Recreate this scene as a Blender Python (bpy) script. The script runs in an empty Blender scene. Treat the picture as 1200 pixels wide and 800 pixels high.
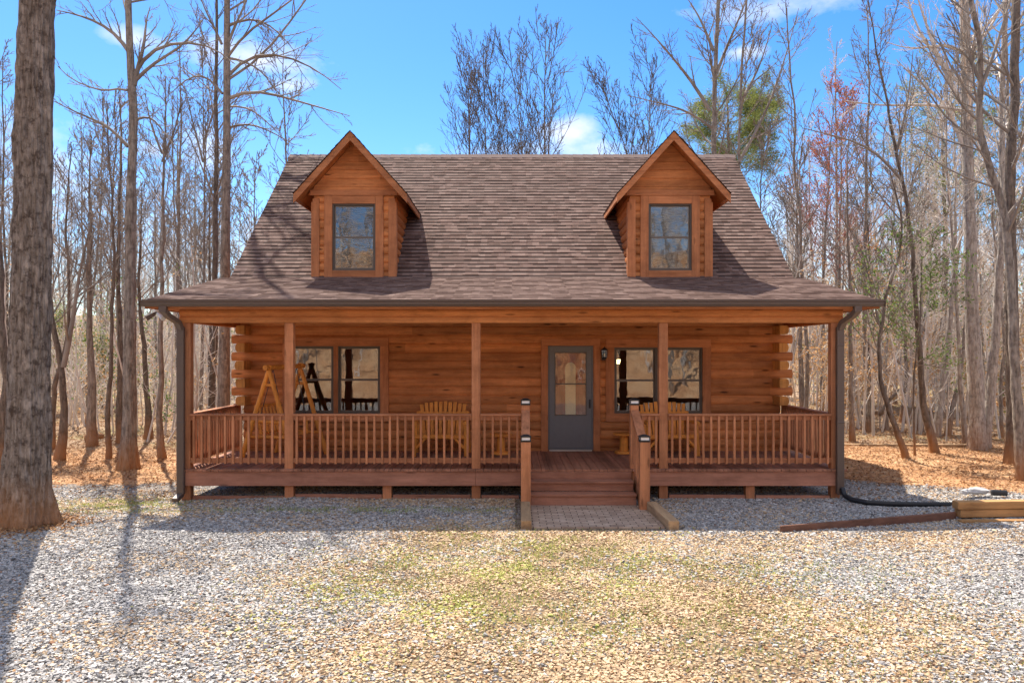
import bpy, math, random
import numpy as np
from mathutils import Vector, Matrix
random.seed(4)
RNG = np.random.default_rng(11)
S = bpy.context.scene
COL = S.collection
F = 900.0; H = 2.45; HY = 416.0          # focal length in photo pixels, eye height, horizon row

def W(px, py, D):
    """point at depth D seen at photo pixel (px,py)"""
    return Vector(((px-600)/F*D, D, H + (HY-py)/F*D))

# ---------------------------------------------------------------- objects
def tag(o, label=None, cat=None, group=None, kind=None):
    if label: o['label'] = label
    if cat: o['category'] = cat
    if group: o['group'] = group
    if kind: o['kind'] = kind
    return o
def empty(name, loc, label, cat, group=None, rz=0):
    o = bpy.data.objects.new(name, None); COL.objects.link(o)
    o.location = loc; o.rotation_euler = (0, 0, rz); o.empty_display_size = .2
    o['_m'] = 0; del o['_m']
    return tag(o, label, cat, group)
def parent_to(o, p, world=True):
    o.parent = p
    if world and p.type == 'EMPTY':
        o.matrix_parent_inverse = (Matrix.Translation(p.location) @ p.rotation_euler.to_matrix().to_4x4()).inverted()
class MB:
    def __init__(s): s.v = []; s.f = []; s.uv = None
    def add(s, vs, fs):
        b = len(s.v); s.v += [tuple(v) for v in vs]; s.f += [tuple(b+i for i in f) for f in fs]
    def box(s, x0, x1, y0, y1, z0, z1):
        x0, x1 = min(x0,x1), max(x0,x1); y0, y1 = min(y0,y1), max(y0,y1); z0, z1 = min(z0,z1), max(z0,z1)
        s.add([(x0,y0,z0),(x1,y0,z0),(x1,y1,z0),(x0,y1,z0),(x0,y0,z1),(x1,y0,z1),(x1,y1,z1),(x0,y1,z1)],
              [(0,3,2,1),(4,5,6,7),(0,1,5,4),(1,2,6,5),(2,3,7,6),(3,0,4,7)]); return s
    def beam(s, p, q, w, h, up=(0,0,1)):
        p = Vector(p); q = Vector(q); d = (q-p).normalized(); u = Vector(up)
        sd = d.cross(u).normalized(); u = sd.cross(d).normalized()
        vs = [c + sd*(a*w/2) + u*(b*h/2) for c in (p, q) for a, b in ((-1,-1),(1,-1),(1,1),(-1,1))]
        s.add(vs, [(0,1,2,3),(7,6,5,4),(0,4,5,1),(1,5,6,2),(2,6,7,3),(3,7,4,0)]); return s
    def rod(s, p, q, r, r2=None, k=10):
        r2 = r if r2 is None else r2
        p = Vector(p); q = Vector(q); d = (q-p).normalized()
        a = Vector((0,0,1)) if abs(d.z) < .9 else Vector((1,0,0))
        u = d.cross(a).normalized(); w = d.cross(u)
        vs = [p + (u*math.cos(t)+w*math.sin(t))*r for t in [2*math.pi*i/k for i in range(k)]]
        vs += [q + (u*math.cos(t)+w*math.sin(t))*r2 for t in [2*math.pi*i/k for i in range(k)]]
        s.add(vs, [(i,(i+1)%k,k+(i+1)%k,k+i) for i in range(k)] + [tuple(range(k-1,-1,-1)), tuple(range(k,2*k))]); return s
    def tube(s, pts, r, k=10):
        for a, b in zip(pts[:-1], pts[1:]): s.rod(a, b, r, k=k)
        return s
    def prism(s, poly, y0, y1):
        n = len(poly)
        s.add([(x,y0,z) for x,z in poly]+[(x,y1,z) for x,z in poly],
              [tuple(range(n)), tuple(range(2*n-1,n-1,-1))]+[((i+1)%n,i,n+i,n+(i+1)%n) for i in range(n)]); return s
    def build(s, name, mat, parent=None, bevel=0, smooth=False, world=True, label=None):
        me = bpy.data.meshes.new(name); me.from_pydata(s.v, [], s.f); me.materials.append(mat)
        if s.uv:
            l = me.uv_layers.new(name='UVMap'); l.data.foreach_set('uv', [c for uv in s.uv for c in uv])
        me.validate()
        if smooth: me.polygons.foreach_set('use_smooth', [True]*len(me.polygons))
        o = bpy.data.objects.new(name, me); COL.objects.link(o)
        if parent: parent_to(o, parent, world)
        if bevel:
            m = o.modifiers.new('Bevel', 'BEVEL'); m.width = bevel; m.segments = 2; m.limit_method = 'ANGLE'; m.angle_limit = math.radians(40)
        if label: o['label'] = label
        return o
def nmesh(name, V, Fc, mat, parent=None, smooth=False, attr=None, world=False):
    """numpy mesh; Fc (M,k) face index array"""
    me = bpy.data.meshes.new(name); V = np.asarray(V, np.float32); k = Fc.shape[1]
    me.vertices.add(len(V)); me.vertices.foreach_set('co', V.ravel())
    me.loops.add(Fc.size); me.loops.foreach_set('vertex_index', Fc.ravel().astype(np.int32))
    me.polygons.add(len(Fc)); me.polygons.foreach_set('loop_start', np.arange(0, Fc.size, k, dtype=np.int32))
    try: me.polygons.foreach_set('loop_total', np.full(len(Fc), k, np.int32))
    except Exception: pass
    me.polygons.foreach_set('use_smooth', np.full(len(Fc), smooth))
    me.update(calc_edges=True); me.materials.append(mat)
    if attr:
        for n, a in attr.items():
            if a.ndim == 1:
                at = me.attributes.new(n, 'FLOAT', 'POINT'); at.data.foreach_set('value', a.astype(np.float32))
            else:
                at = me.attributes.new(n, 'FLOAT_COLOR', 'POINT'); at.data.foreach_set('color', a.astype(np.float32).ravel())
    o = bpy.data.objects.new(name, me); COL.objects.link(o)
    if parent: parent_to(o, parent, world)
    return o

# ---------------------------------------------------------------- materials
class NT:
    def __init__(s, name):
        s.m = bpy.data.materials.new(name); s.m.use_nodes = True; s.t = s.m.node_tree
        s.b = s.t.nodes['Principled BSDF']; s.out = s.t.nodes['Material Output']
    def n(s, typ, ins=None, **kw):
        nd = s.t.nodes.new(typ)
        for k, v in kw.items(): setattr(nd, k, v)
        for k, v in (ins or {}).items(): s.set(nd.inputs[k], v)
        return nd
    def set(s, sock, v):
        if isinstance(v, bpy.types.NodeSocket): s.t.links.new(v, sock)
        elif isinstance(v, bpy.types.Node): s.t.links.new(v.outputs[0], sock)
        else: sock.default_value = v
    def coord(s, scale=(1,1,1), kind='Object'):
        c = s.n('ShaderNodeTexCoord'); return s.n('ShaderNodeMapping', {'Vector': c.outputs[kind], 'Scale': scale}).outputs[0]
    def noise(s, vec, scale, detail=4, rough=.55, w=None):
        nd = s.n('ShaderNodeTexNoise', {'Vector': vec, 'Scale': scale, 'Detail': detail, 'Roughness': rough}); return nd.outputs['Fac']
    def math(s, op, a, b=0., c=None):
        nd = s.n('ShaderNodeMath', operation=op); s.set(nd.inputs[0], a); s.set(nd.inputs[1], b)
        if c is not None: s.set(nd.inputs[2], c)
        return nd.outputs[0]
    def ramp(s, fac, stops):
        nd = s.n('ShaderNodeValToRGB', {'Fac': fac}); e = nd.color_ramp.elements
        while len(e) < len(stops): e.new(.5)
        for el, (p, c) in zip(e, stops): el.position = p; el.color = (*c, 1) if len(c) == 3 else c
        return nd.outputs['Color']
    def mix(s, fac, a, b, mode='MIX'):
        nd = s.n('ShaderNodeMix', data_type='RGBA', blend_type=mode); s.set(nd.inputs[0], fac)
        for i, v in ((6, a), (7, b)): s.set(nd.inputs[i], (*v, 1) if isinstance(v, tuple) and len(v) == 3 else v)
        return nd.outputs[2]
    def bump(s, h, strength=.3, dist=.01, normal=None):
        nd = s.n('ShaderNodeBump', {'Height': h, 'Strength': strength, 'Distance': dist})
        if normal: s.set(nd.inputs['Normal'], normal)
        s.set(s.b.inputs['Normal'], nd.outputs[0]); return nd.outputs[0]
    def base(s, c, rough=.7, spec=.3, metal=0):
        s.set(s.b.inputs['Base Color'], (*c, 1) if isinstance(c, tuple) and len(c) == 3 else c)
        s.set(s.b.inputs['Roughness'], rough); s.b.inputs['Specular IOR Level'].default_value = spec; s.b.inputs['Metallic'].default_value = metal
        return s.m
def sep(nt, vec): return nt.n('ShaderNodeSeparateXYZ', {'Vector': vec})

def wood(name, c1, c2, axis='x', knots=.5, rough=.62, course=None, var=.25, plank=None):
    nt = NT(name)
    st = {'x': (.5,6,6), 'y': (6,.5,6), 'z': (6,6,.5)}[axis]
    v = nt.coord(st); vo = nt.coord()
    g = nt.noise(v, 3.2, 8, .65); big = nt.noise(vo, 1.1, 3)
    fac = nt.math('ADD', nt.math('MULTIPLY', g, .75), nt.math('MULTIPLY', big, .35))
    col = nt.ramp(fac, [(.32, c2), (.56, c1), (.78, tuple(min(1, c*1.22) for c in c1))])
    ks = {'x': (1.1,4,5.2), 'y': (4,1.1,4), 'z': (5,5,1.3)}[axis]
    vor = nt.n('ShaderNodeTexVoronoi', {'Vector': nt.coord(ks), 'Scale': 1.25, 'Randomness': 1.0})
    kf = nt.ramp(vor.outputs['Distance'], [(.07, (1,1,1)), (.15, (0,0,0))])
    col = nt.mix(nt.math('MULTIPLY', kf, knots), col, tuple(c*.28 for c in c2))
    streak = nt.ramp(nt.noise(v, 1.1, 5, .7), [(.35, (.62,.6,.58)), (.6, (1,1,1))])
    col = nt.mix(.7, col, streak, 'MULTIPLY')
    if course:
        sp = sep(nt, vo); zi = nt.math('FLOOR', nt.math('DIVIDE', nt.math('SUBTRACT', sp.outputs['Z' if axis != 'y' or course > 0 else 'X'], .585), abs(course)))
        wn = nt.n('ShaderNodeTexWhiteNoise', {'W': zi}, noise_dimensions='1D')
        xi = nt.math('FLOOR', nt.math('ADD', nt.math('DIVIDE', sp.outputs['X'], 3.4), nt.math('MULTIPLY', wn.outputs['Value'], 7)))
        w2 = nt.n('ShaderNodeTexWhiteNoise', {'Vector': nt.n('ShaderNodeCombineXYZ', {0: xi, 1: zi}).outputs[0]}, noise_dimensions='3D')
        k = nt.math('ADD', nt.math('MULTIPLY', w2.outputs['Value'], var*2), 1-var)
        col = nt.mix(1, col, nt.n('ShaderNodeCombineColor', {0: k, 1: k, 2: k}).outputs[0], 'MULTIPLY')
    oi = nt.n('ShaderNodeObjectInfo').outputs['Random']; k = nt.math('ADD', nt.math('MULTIPLY', oi, .22), .89)
    col = nt.mix(1, col, nt.n('ShaderNodeCombineColor', {0: k, 1: k, 2: k}).outputs[0], 'MULTIPLY')
    st_ = nt.noise(nt.coord((.9,.9,1.6)), 2.4, 7, .75)
    col = nt.mix(.55, col, nt.ramp(st_, [(.36, (.62,.58,.56)), (.55, (1,1,1))]), 'MULTIPLY')
    if plank:
        sp = sep(nt, vo); xi = nt.math('FLOOR', nt.math('DIVIDE', sp.outputs[{'x':'X','y':'Y','z':'Z'}[plank[0]]], plank[1]))
        wn = nt.n('ShaderNodeTexWhiteNoise', {'W': xi}, noise_dimensions='1D')
        k = nt.math('ADD', nt.math('MULTIPLY', wn.outputs['Value'], .5), .75)
        col = nt.mix(1, col, nt.n('ShaderNodeCombineColor', {0: k, 1: k, 2: k}).outputs[0], 'MULTIPLY')
    nt.bump(nt.math('ADD', g, nt.math('MULTIPLY', kf, -.3)), .5, .008)
    return nt.base(col, rough+.12, .2)

M = {}
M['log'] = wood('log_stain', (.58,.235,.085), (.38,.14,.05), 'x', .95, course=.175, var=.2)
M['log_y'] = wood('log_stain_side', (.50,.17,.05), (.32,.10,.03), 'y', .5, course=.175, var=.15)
M['butt'] = wood('log_end_grain', (.60,.28,.08), (.40,.17,.05), 'z', 0)
M['beam'] = wood('beam_stain', (.60,.25,.09), (.42,.155,.055), 'x', .6)
M['trim_z'] = wood('trim_stain_upright', (.50,.205,.088), (.36,.135,.058), 'z', .5)
M['trim_x'] = wood('trim_stain_level', (.50,.205,.088), (.36,.135,.058), 'x', .5)
M['post'] = wood('post_stain', (.52,.225,.108), (.36,.15,.07), 'z', .6)
M['rail'] = wood('rail_stain', (.49,.215,.11), (.35,.145,.074), 'x', .4)
M['rail_y'] = wood('rail_stain_side', (.49,.215,.11), (.35,.145,.074), 'y', .4)
M['balus'] = wood('baluster_stain', (.54,.235,.115), (.38,.155,.075), 'z', .3)
M['rim'] = wood('deck_rim_stain', (.40,.19,.125), (.29,.135,.088), 'x', .5)
M['deck'] = wood('deck_board_stain', (.40,.19,.12), (.28,.13,.08), 'y', .2, plank=('x', .14))
M['ceil'] = wood('porch_ceiling_wood', (.50,.18,.055), (.34,.115,.035), 'x', .3)
M['pine'] = wood('varnished_pine', (.80,.32,.06), (.58,.20,.033), 'z', .5, rough=.4)
M['pine_x'] = wood('varnished_pine_level', (.78,.31,.06), (.56,.19,.033), 'x', .5, rough=.4)
M['timber'] = wood('landscape_timber', (.40,.27,.155), (.22,.14,.085), 'y', .3)
M['timber_x'] = wood('landscape_timber_level', (.46,.26,.11), (.24,.125,.055), 'x', .3)
M['board'] = wood('edging_board', (.20,.105,.075), (.12,.065,.045), 'x', .3)
def plain(name, c, rough=.5, metal=0, spec=.4, nscale=20, amt=.12):
    nt = NT(name); n = nt.noise(nt.coord(), nscale, 5)
    col = nt.mix(n, tuple(x*(1-amt) for x in c), tuple(min(1, x*(1+amt)) for x in c))
    nt.bump(n, .08, .003); return nt.base(col, rough, spec, metal)
M['gutter'] = plain('bronze_gutter_paint', (.095,.066,.052), .42, spec=.6)
M['frame'] = plain('bronze_window_frame', (.10,.083,.066), .4)
M['sash'] = plain('tan_sash_edge', (.30,.25,.20), .45)
M['storm'] = plain('storm_door_paint', (.135,.14,.15), .45)
M['black'] = plain('black_metal', (.02,.02,.022), .45)
M['pipe'] = plain('black_corrugated_plastic', (.018,.019,.022), .42)
M['dark'] = plain('dark_interior', (.10,.075,.055), .9)
M['found'] = plain('foundation_block', (.17,.15,.14), .95, amt=.3, nscale=6)
M['room'] = plain('interior_wood', (.22,.15,.09), .8)
M['white'] = plain('white_plastic', (.75,.76,.78), .35)
M['rock'] = plain('pale_rock', (.42,.42,.42), .85, nscale=9, amt=.35)
M['brass'] = plain('aged_brass', (.30,.19,.08), .35, .9)
M['inner_door'] = wood('stained_entry_door', (.50,.17,.09), (.32,.10,.05), 'z', .2)
M['curtain'] = plain('cream_curtain', (.90,.80,.55), .9)
M['drape'] = plain('taupe_blind', (.34,.29,.22), .9)
def emis(name, c, s):
    nt = NT(name); nt.base(c, .4); nt.b.inputs['Emission Color'].default_value = (*c, 1); nt.b.inputs['Emission Strength'].default_value = s; return nt.m
M['bulb'] = emis('lit_bulb', (1,.72,.32), 6)
def glass(name, refl, tint, rough=.02, wav=.25):
    nt = NT(name); t = nt.t
    wn = nt.noise(nt.coord(), 2.3, 2, .5)
    bp = nt.n('ShaderNodeBump', {'Height': wn, 'Strength': wav, 'Distance': .01})
    gl = nt.n('ShaderNodeBsdfGlossy', {'Color': (.93,.95,1,1), 'Roughness': rough, 'Normal': bp.outputs[0]})
    tr = nt.n('ShaderNodeBsdfTransparent', {'Color': (*tint,1)})
    fr = nt.n('ShaderNodeLayerWeight', {'Blend': .25})
    fac = nt.math('ADD', nt.math('MULTIPLY', fr.outputs['Fresnel'], .6), refl)
    mx = nt.n('ShaderNodeMixShader', {0: fac, 1: tr.outputs[0], 2: gl.outputs[0]})
    t.links.new(mx.outputs[0], nt.out.inputs['Surface']); return nt.m
M['glass'] = glass('window_glass', .115, (.75,.78,.78))
M['glass_storm'] = glass('storm_glass', .035, (.92,.9,.86))
M['lamp_glass'] = glass('lantern_glass', .12, (.9,.85,.7), .1)

def shingle_mat(name, line):
    nt = NT(name); uv = nt.n('ShaderNodeTexCoord').outputs['UV']; sp = sep(nt, uv)
    row = nt.math('FLOOR', nt.math('DIVIDE', sp.outputs['Y'], .14))
    rn = nt.n('ShaderNodeTexWhiteNoise', {'W': row}, noise_dimensions='1D').outputs['Value']
    def cell(w, k):
        xi = nt.math('FLOOR', nt.math('ADD', nt.math('DIVIDE', sp.outputs['X'], w), nt.math('MULTIPLY', rn, k)))
        return nt.n('ShaderNodeTexWhiteNoise', {'Vector': nt.n('ShaderNodeCombineXYZ', {0: xi, 1: row, 2: k}).outputs[0]}, noise_dimensions='3D').outputs['Value']
    a = cell(.14, 5.3); b = cell(.27, 9.1)
    f = nt.math('ADD', nt.math('MULTIPLY', nt.math('ADD', nt.math('MULTIPLY', a, .6), nt.math('MULTIPLY', b, .4)), .6), .2)
    n = nt.noise(uv, 160, 3, .7); n2 = nt.noise(uv, .8, 3)
    f = nt.math('ADD', f, nt.math('MULTIPLY', nt.math('SUBTRACT', n, .5), .35))
    f = nt.math('ADD', f, nt.math('MULTIPLY', nt.math('SUBTRACT', n2, .5), .5))
    col = nt.ramp(f, [(.15, (.085,.050,.040)), (.5, (.155,.100,.084)), (.85, (.26,.182,.155))])
    # laminated tabs: darker layer, with the course's shadow line painted into its upper half
    fy = nt.math('FRACT', nt.math('DIVIDE', sp.outputs['Y'], .14))
    up = nt.math('MULTIPLY', nt.math('GREATER_THAN', fy, .5), nt.math('GREATER_THAN', b, .27))
    col = nt.mix(nt.math('MULTIPLY', up, line), col, (.045,.028,.024))
    nt.bump(n, .5, .004)
    return nt.base(col, .92, .15)
M['shingle'] = shingle_mat('asphalt_shingles', .86); M['shingle_low'] = shingle_mat('asphalt_shingles_low_slope', .3)

def bark(name, c1, c2, dark, patch=0.5, sc=1.0, orange=0):
    nt = NT(name); v = nt.coord((9*sc,9*sc,1.6*sc)); vo = nt.coord()
    n = nt.noise(v, 1.6, 7, .7)
    vo2 = nt.n('ShaderNodeTexVoronoi', {'Vector': nt.coord((11*sc,11*sc,4.2*sc)), 'Scale': 1.6}); 
    col = nt.ramp(n, [(.3, dark), (.47, c2), (.66, c1)])
    p = nt.noise(vo, 5.5*sc, 5, .7)
    col = nt.mix(nt.math('MULTIPLY', nt.ramp(p, [(.5, (0,0,0)), (.62, (1,1,1))]), patch), col, dark)
    p2 = nt.noise(nt.coord((1,1,.6)), 3.1*sc, 4, .6)
    col = nt.mix(nt.math('MULTIPLY', nt.ramp(p2, [(.55, (0,0,0)), (.68, (1,1,1))]), patch*.6), col, tuple(min(1,c*1.5) for c in c1))
    if orange:   # red clay splashed up the lowest part of the trunk
        zz = sep(nt, vo).outputs['Z']
        k = nt.ramp(nt.math('ADD', zz, nt.math('MULTIPLY', n, .5)), [(.3, (1,1,1)), (1.0, (0,0,0))])
        col = nt.mix(nt.math('MULTIPLY', k, orange), col, (.36,.18,.08))
    h = nt.math('ADD', n, nt.math('MULTIPLY', vo2.outputs['Distance'], -.5))
    nt.bump(h, .9, .03)
    return nt.base(col, .9, .1)
M['bark_big'] = bark('ridged_grey_bark', (.34,.285,.24), (.20,.16,.13), (.075,.053,.042), .85, 1.7, .8)
M['bark'] = bark('grey_brown_bark', (.37,.32,.27), (.24,.20,.165), (.085,.066,.054), .5, 1.4, .9)
M['bark_pale'] = bark('pale_grey_bark', (.50,.455,.40), (.34,.30,.26), (.11,.09,.075), .4, 1.6, .5)
M['bark_dark'] = bark('dark_brown_bark', (.235,.19,.155), (.15,.12,.096), (.06,.046,.037), .5, 1.6, .9)
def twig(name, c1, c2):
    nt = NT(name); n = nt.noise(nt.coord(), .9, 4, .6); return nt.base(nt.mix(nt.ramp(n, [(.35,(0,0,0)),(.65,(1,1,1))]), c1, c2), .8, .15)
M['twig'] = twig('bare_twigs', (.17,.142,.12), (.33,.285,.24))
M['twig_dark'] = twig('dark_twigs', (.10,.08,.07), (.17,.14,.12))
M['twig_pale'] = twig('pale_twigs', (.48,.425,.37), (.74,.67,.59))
M['twig_red'] = twig('budding_twigs', (.33,.15,.12), (.42,.24,.19))
def leafm(name, c1, c2, trans=.35):
    nt = NT(name); g = nt.n('ShaderNodeNewGeometry'); n = g.outputs['Random Per Island']
    col = nt.mix(n, c1, c2); nt.base(col, .65, .2)
    tl = nt.n('ShaderNodeBsdfTranslucent', {'Color': col})
    mx = nt.n('ShaderNodeMixShader', {0: trans, 1: nt.b.outputs[0], 2: tl.outputs[0]}); nt.t.links.new(mx.outputs[0], nt.out.inputs['Surface']); return nt.m
M['needle'] = leafm('pine_needles', (.12,.16,.035), (.38,.42,.13))
M['holly'] = leafm('holly_leaves', (.06,.13,.025), (.25,.34,.09))
M['beech'] = leafm('dry_beech_leaves', (.42,.21,.085), (.66,.44,.22), .45)
M['redbud'] = leafm('red_maple_buds', (.34,.10,.07), (.55,.24,.16))
M['litter'] = leafm('dead_leaves', (.20,.09,.04), (.52,.30,.14), .15)
M['grass'] = leafm('sparse_grass', (.18,.28,.04), (.52,.52,.15), .4)

def ground_mat():
    nt = NT('yard_ground'); vo = nt.coord()
    at = nt.n('ShaderNodeAttribute', attribute_name='gravel').outputs['Fac']
    br = nt.noise(vo, 1.7, 7, .72)
    m = nt.math('ADD', at, nt.math('MULTIPLY', nt.math('SUBTRACT', br, .5), 1.1))
    m = nt.ramp(m, [(.45, (0,0,0)), (.56, (1,1,1))])
    # gravel
    v = nt.n('ShaderNodeTexVoronoi', {'Vector': vo, 'Scale': 34., 'Randomness': 1.})
    v2 = nt.n('ShaderNodeTexVoronoi', {'Vector': vo, 'Scale': 60., 'Randomness': 1.})
    sv = sep(nt, v.outputs['Color'])
    g1 = nt.ramp(sv.outputs['X'], [(.0, (.12,.11,.105)), (.35, (.25,.235,.22)), (.7, (.38,.36,.345)), (1., (.55,.53,.51))])
    tan = nt.ramp(sv.outputs['Y'], [(.0, (.20,.12,.065)), (.5, (.36,.245,.14)), (1., (.50,.40,.27))])
    ta = nt.n('ShaderNodeAttribute', attribute_name='tan').outputs['Fac']
    tf = nt.math('ADD', ta, nt.math('MULTIPLY', nt.math('SUBTRACT', nt.noise(vo, 2.3, 6, .7), .5), 1.2))
    mo = nt.n('ShaderNodeAttribute', attribute_name='moss').outputs['Fac']
    tan = nt.mix(nt.math('MULTIPLY', mo, .7), tan, (.30,.31,.07))
    gcol = nt.mix(nt.ramp(tf, [(.3, (0,0,0)), (.75, (1,1,1))]), g1, tan)
    gcol = nt.mix(nt.ramp(v.outputs['Distance'], [(.35, (0,0,0)), (.75, (1,1,1))]), gcol, (.10,.08,.06))
    # clay and pine straw
    n1 = nt.noise(vo, .75, 7, .7); n2 = nt.noise(nt.coord((1,1.6,1)), 19, 6, .75)
    dirt = nt.ramp(nt.math('ADD', nt.math('MULTIPLY', n1, .6), nt.math('MULTIPLY', n2, .4)),
                   [(.34, (.22,.10,.05)), (.47, (.42,.215,.10)), (.56, (.52,.32,.17)), (.68, (.58,.43,.28))])
    wv = nt.n('ShaderNodeTexVoronoi', {'Vector': nt.coord((1,1,1)), 'Scale': 17., 'Randomness': 1.})
    wx = sep(nt, wv.outputs['Color']).outputs['X']
    dirt = nt.mix(nt.math('MULTIPLY', nt.math('GREATER_THAN', wx, .62), .55), dirt, (.40,.26,.16))
    dirt = nt.mix(nt.math('MULTIPLY', nt.math('LESS_THAN', wx, .16), .6), dirt, (.16,.085,.045))
    wd = nt.n('ShaderNodeAttribute', attribute_name='woods').outputs['Fac']
    lit = nt.ramp(nt.noise(vo, 9, 7, .8), [(.32, (.12,.075,.05)), (.5, (.29,.20,.13)), (.66, (.43,.34,.245))])
    gr = nt.noise(vo, .35, 5, .6)
    lit = nt.mix(nt.math('MULTIPLY', nt.ramp(gr, [(.52, (0,0,0)), (.64, (1,1,1))]), .35), lit, (.24,.25,.08))
    dirt = nt.mix(wd, dirt, lit)
    h = nt.math('ADD', nt.math('MULTIPLY', v.outputs['Distance'], -1.), nt.math('MULTIPLY', v2.outputs['Distance'], -.4))
    hh = nt.mix(m, n2, h)
    nt.bump(hh, .9, .02)
    return nt.base(nt.mix(m, dirt, gcol), .95, .12)
M['ground'] = ground_mat()
def stone_mat():
    nt = NT('crushed_stone'); c = nt.n('ShaderNodeAttribute', attribute_name='col').outputs['Color']
    n = nt.noise(nt.coord(), 90, 3, .6)
    return nt.base(nt.mix(.5, c, nt.ramp(n, [(.3,(.6,.6,.6)),(.7,(1,1,1))]), 'MULTIPLY'), .85, .25)
M['stone'] = stone_mat()
def paver_mat():
    nt = NT('clay_pavers'); 
    b = nt.n('ShaderNodeTexBrick', {'Vector': nt.coord(), 'Color1': (.56,.43,.33,1), 'Color2': (.40,.295,.225,1), 'Mortar': (.10,.075,.06,1),
        'Scale': 1., 'Mortar Size': .006, 'Brick Width': .2, 'Row Height': .1, 'Bias': 0.})
    n = nt.noise(nt.coord(), 5, 6, .7); n2 = nt.noise(nt.coord(), 60, 4)
    col = nt.mix(.75, b.outputs['Color'], nt.ramp(n, [(.3,(.55,.5,.45)),(.6,(1,1,1))]), 'MULTIPLY')
    nt.bump(nt.math('ADD', nt.math('MULTIPLY', b.outputs['Fac'], -1.), nt.math('MULTIPLY', n2, .2)), .7, .008)
    return nt.base(col, .9, .15)
M['paver'] = paver_mat()

# ---------------------------------------------------------------- world, sun, camera
w = bpy.data.worlds.new('World'); S.world = w; w.use_nodes = True
t = w.node_tree; t.nodes.clear()
sunv = Vector((-.285, .57, 1.)).normalized()
elev = math.asin(sunv.z); azim = math.atan2(sunv.x, sunv.y)
class WN(NT):
    def __init__(s, tree): s.t = tree
wn = WN(t)
sky = wn.n('ShaderNodeTexSky', sky_type='NISHITA', sun_disc=False)
sky.sun_elevation = elev; sky.sun_rotation = azim; sky.air_density = 1.0; sky.dust_density = .35; sky.ozone_density = 3.0; sky.altitude = 300
hs = wn.n('ShaderNodeHueSaturation', {'Hue': .505, 'Saturation': 1.35, 'Value': 1.0, 'Color': sky.outputs[0]})
dirv = wn.n('ShaderNodeTexCoord').outputs['Generated']
# a few cumulus puffs at fixed bearings of the real sky dome
cn = wn.noise(wn.n('ShaderNodeMapping', {'Vector': dirv, 'Scale': (1,1,1.7)}).outputs[0], 9., 8, .6)
puffs = None
for (px, py, a, b) in [(305,72,.070,.022),(148,46,.042,.015),(240,172,.042,.022),(178,176,.026,.014),(672,155,.036,.022),(905,10,.085,.022),(340,100,.05,.016),(870,60,.03,.01)]:
    d = (W(px,py,10)-Vector((0,0,H))).normalized()
    r = Vector((d.y,-d.x,0)).normalized(); u = r.cross(d)
    rr = wn.n('ShaderNodeVectorMath', {0: dirv, 1: tuple(r)}, operation='DOT_PRODUCT').outputs['Value']
    uu = wn.n('ShaderNodeVectorMath', {0: dirv, 1: tuple(u)}, operation='DOT_PRODUCT').outputs['Value']
    dd = wn.n('ShaderNodeVectorMath', {0: dirv, 1: tuple(d)}, operation='DOT_PRODUCT').outputs['Value']
    e = wn.math('ADD', wn.math('POWER', wn.math('DIVIDE', rr, a), 2.), wn.math('POWER', wn.math('DIVIDE', uu, b), 2.))
    e = wn.math('MULTIPLY', wn.math('SUBTRACT', 1.15, wn.math('SQRT', e)), wn.math('GREATER_THAN', dd, .5))
    puffs = e if puffs is None else wn.math('MAXIMUM', puffs, e)
pf = wn.math('ADD', puffs, wn.math('MULTIPLY', wn.math('SUBTRACT', cn, .52), 3.4))
pf = wn.ramp(wn.math('MULTIPLY', pf, .62), [(.05, (0,0,0)), (.95, (1,1,1))])
# unseen white cloud overhead and behind the viewer, added to brighten the shade
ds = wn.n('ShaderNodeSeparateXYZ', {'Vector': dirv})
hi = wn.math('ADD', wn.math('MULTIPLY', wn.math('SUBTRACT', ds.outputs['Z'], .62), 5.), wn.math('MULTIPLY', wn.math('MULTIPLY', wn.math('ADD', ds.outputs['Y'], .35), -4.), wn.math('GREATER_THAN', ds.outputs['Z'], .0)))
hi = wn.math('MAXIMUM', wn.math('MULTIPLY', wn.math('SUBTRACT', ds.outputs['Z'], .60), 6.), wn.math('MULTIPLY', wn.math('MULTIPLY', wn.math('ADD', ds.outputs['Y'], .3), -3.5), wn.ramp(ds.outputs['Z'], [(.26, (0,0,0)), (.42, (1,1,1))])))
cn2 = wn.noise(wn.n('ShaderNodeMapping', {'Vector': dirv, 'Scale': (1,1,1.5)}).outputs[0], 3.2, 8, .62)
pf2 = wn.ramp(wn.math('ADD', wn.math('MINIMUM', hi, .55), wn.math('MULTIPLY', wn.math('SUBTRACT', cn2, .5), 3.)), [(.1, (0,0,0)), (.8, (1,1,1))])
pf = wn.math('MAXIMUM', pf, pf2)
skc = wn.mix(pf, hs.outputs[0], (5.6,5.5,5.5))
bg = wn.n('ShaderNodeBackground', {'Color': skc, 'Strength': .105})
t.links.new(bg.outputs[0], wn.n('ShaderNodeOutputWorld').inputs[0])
sl = bpy.data.lights.new('sun', 'SUN'); sl.energy = 4.7; sl.angle = math.radians(.53); sl.color = (1,.905,.785)
so = bpy.data.objects.new('sun', sl); COL.objects.link(so); so.rotation_euler = (-sunv).to_track_quat('-Z','Y').to_euler(); so.location = sunv*60
cam = bpy.data.cameras.new('camera'); co = bpy.data.objects.new('camera', cam); COL.objects.link(co); S.camera = co
co.location = (0,0,H); co.rotation_euler = (math.radians(90),0,0)
cam.sensor_width = 36; cam.lens = 27; cam.shift_y = 16/1200; cam.clip_end = 2000; cam.clip_start = .05
S.view_settings.view_transform = 'Standard'; S.view_settings.look = 'None'; S.view_settings.gamma = 1; S.view_settings.exposure = 1.14
S.render.engine = 'CYCLES'; S.cycles.max_bounces = 8; S.cycles.diffuse_bounces = 5; S.cycles.transparent_max_bounces = 24
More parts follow.
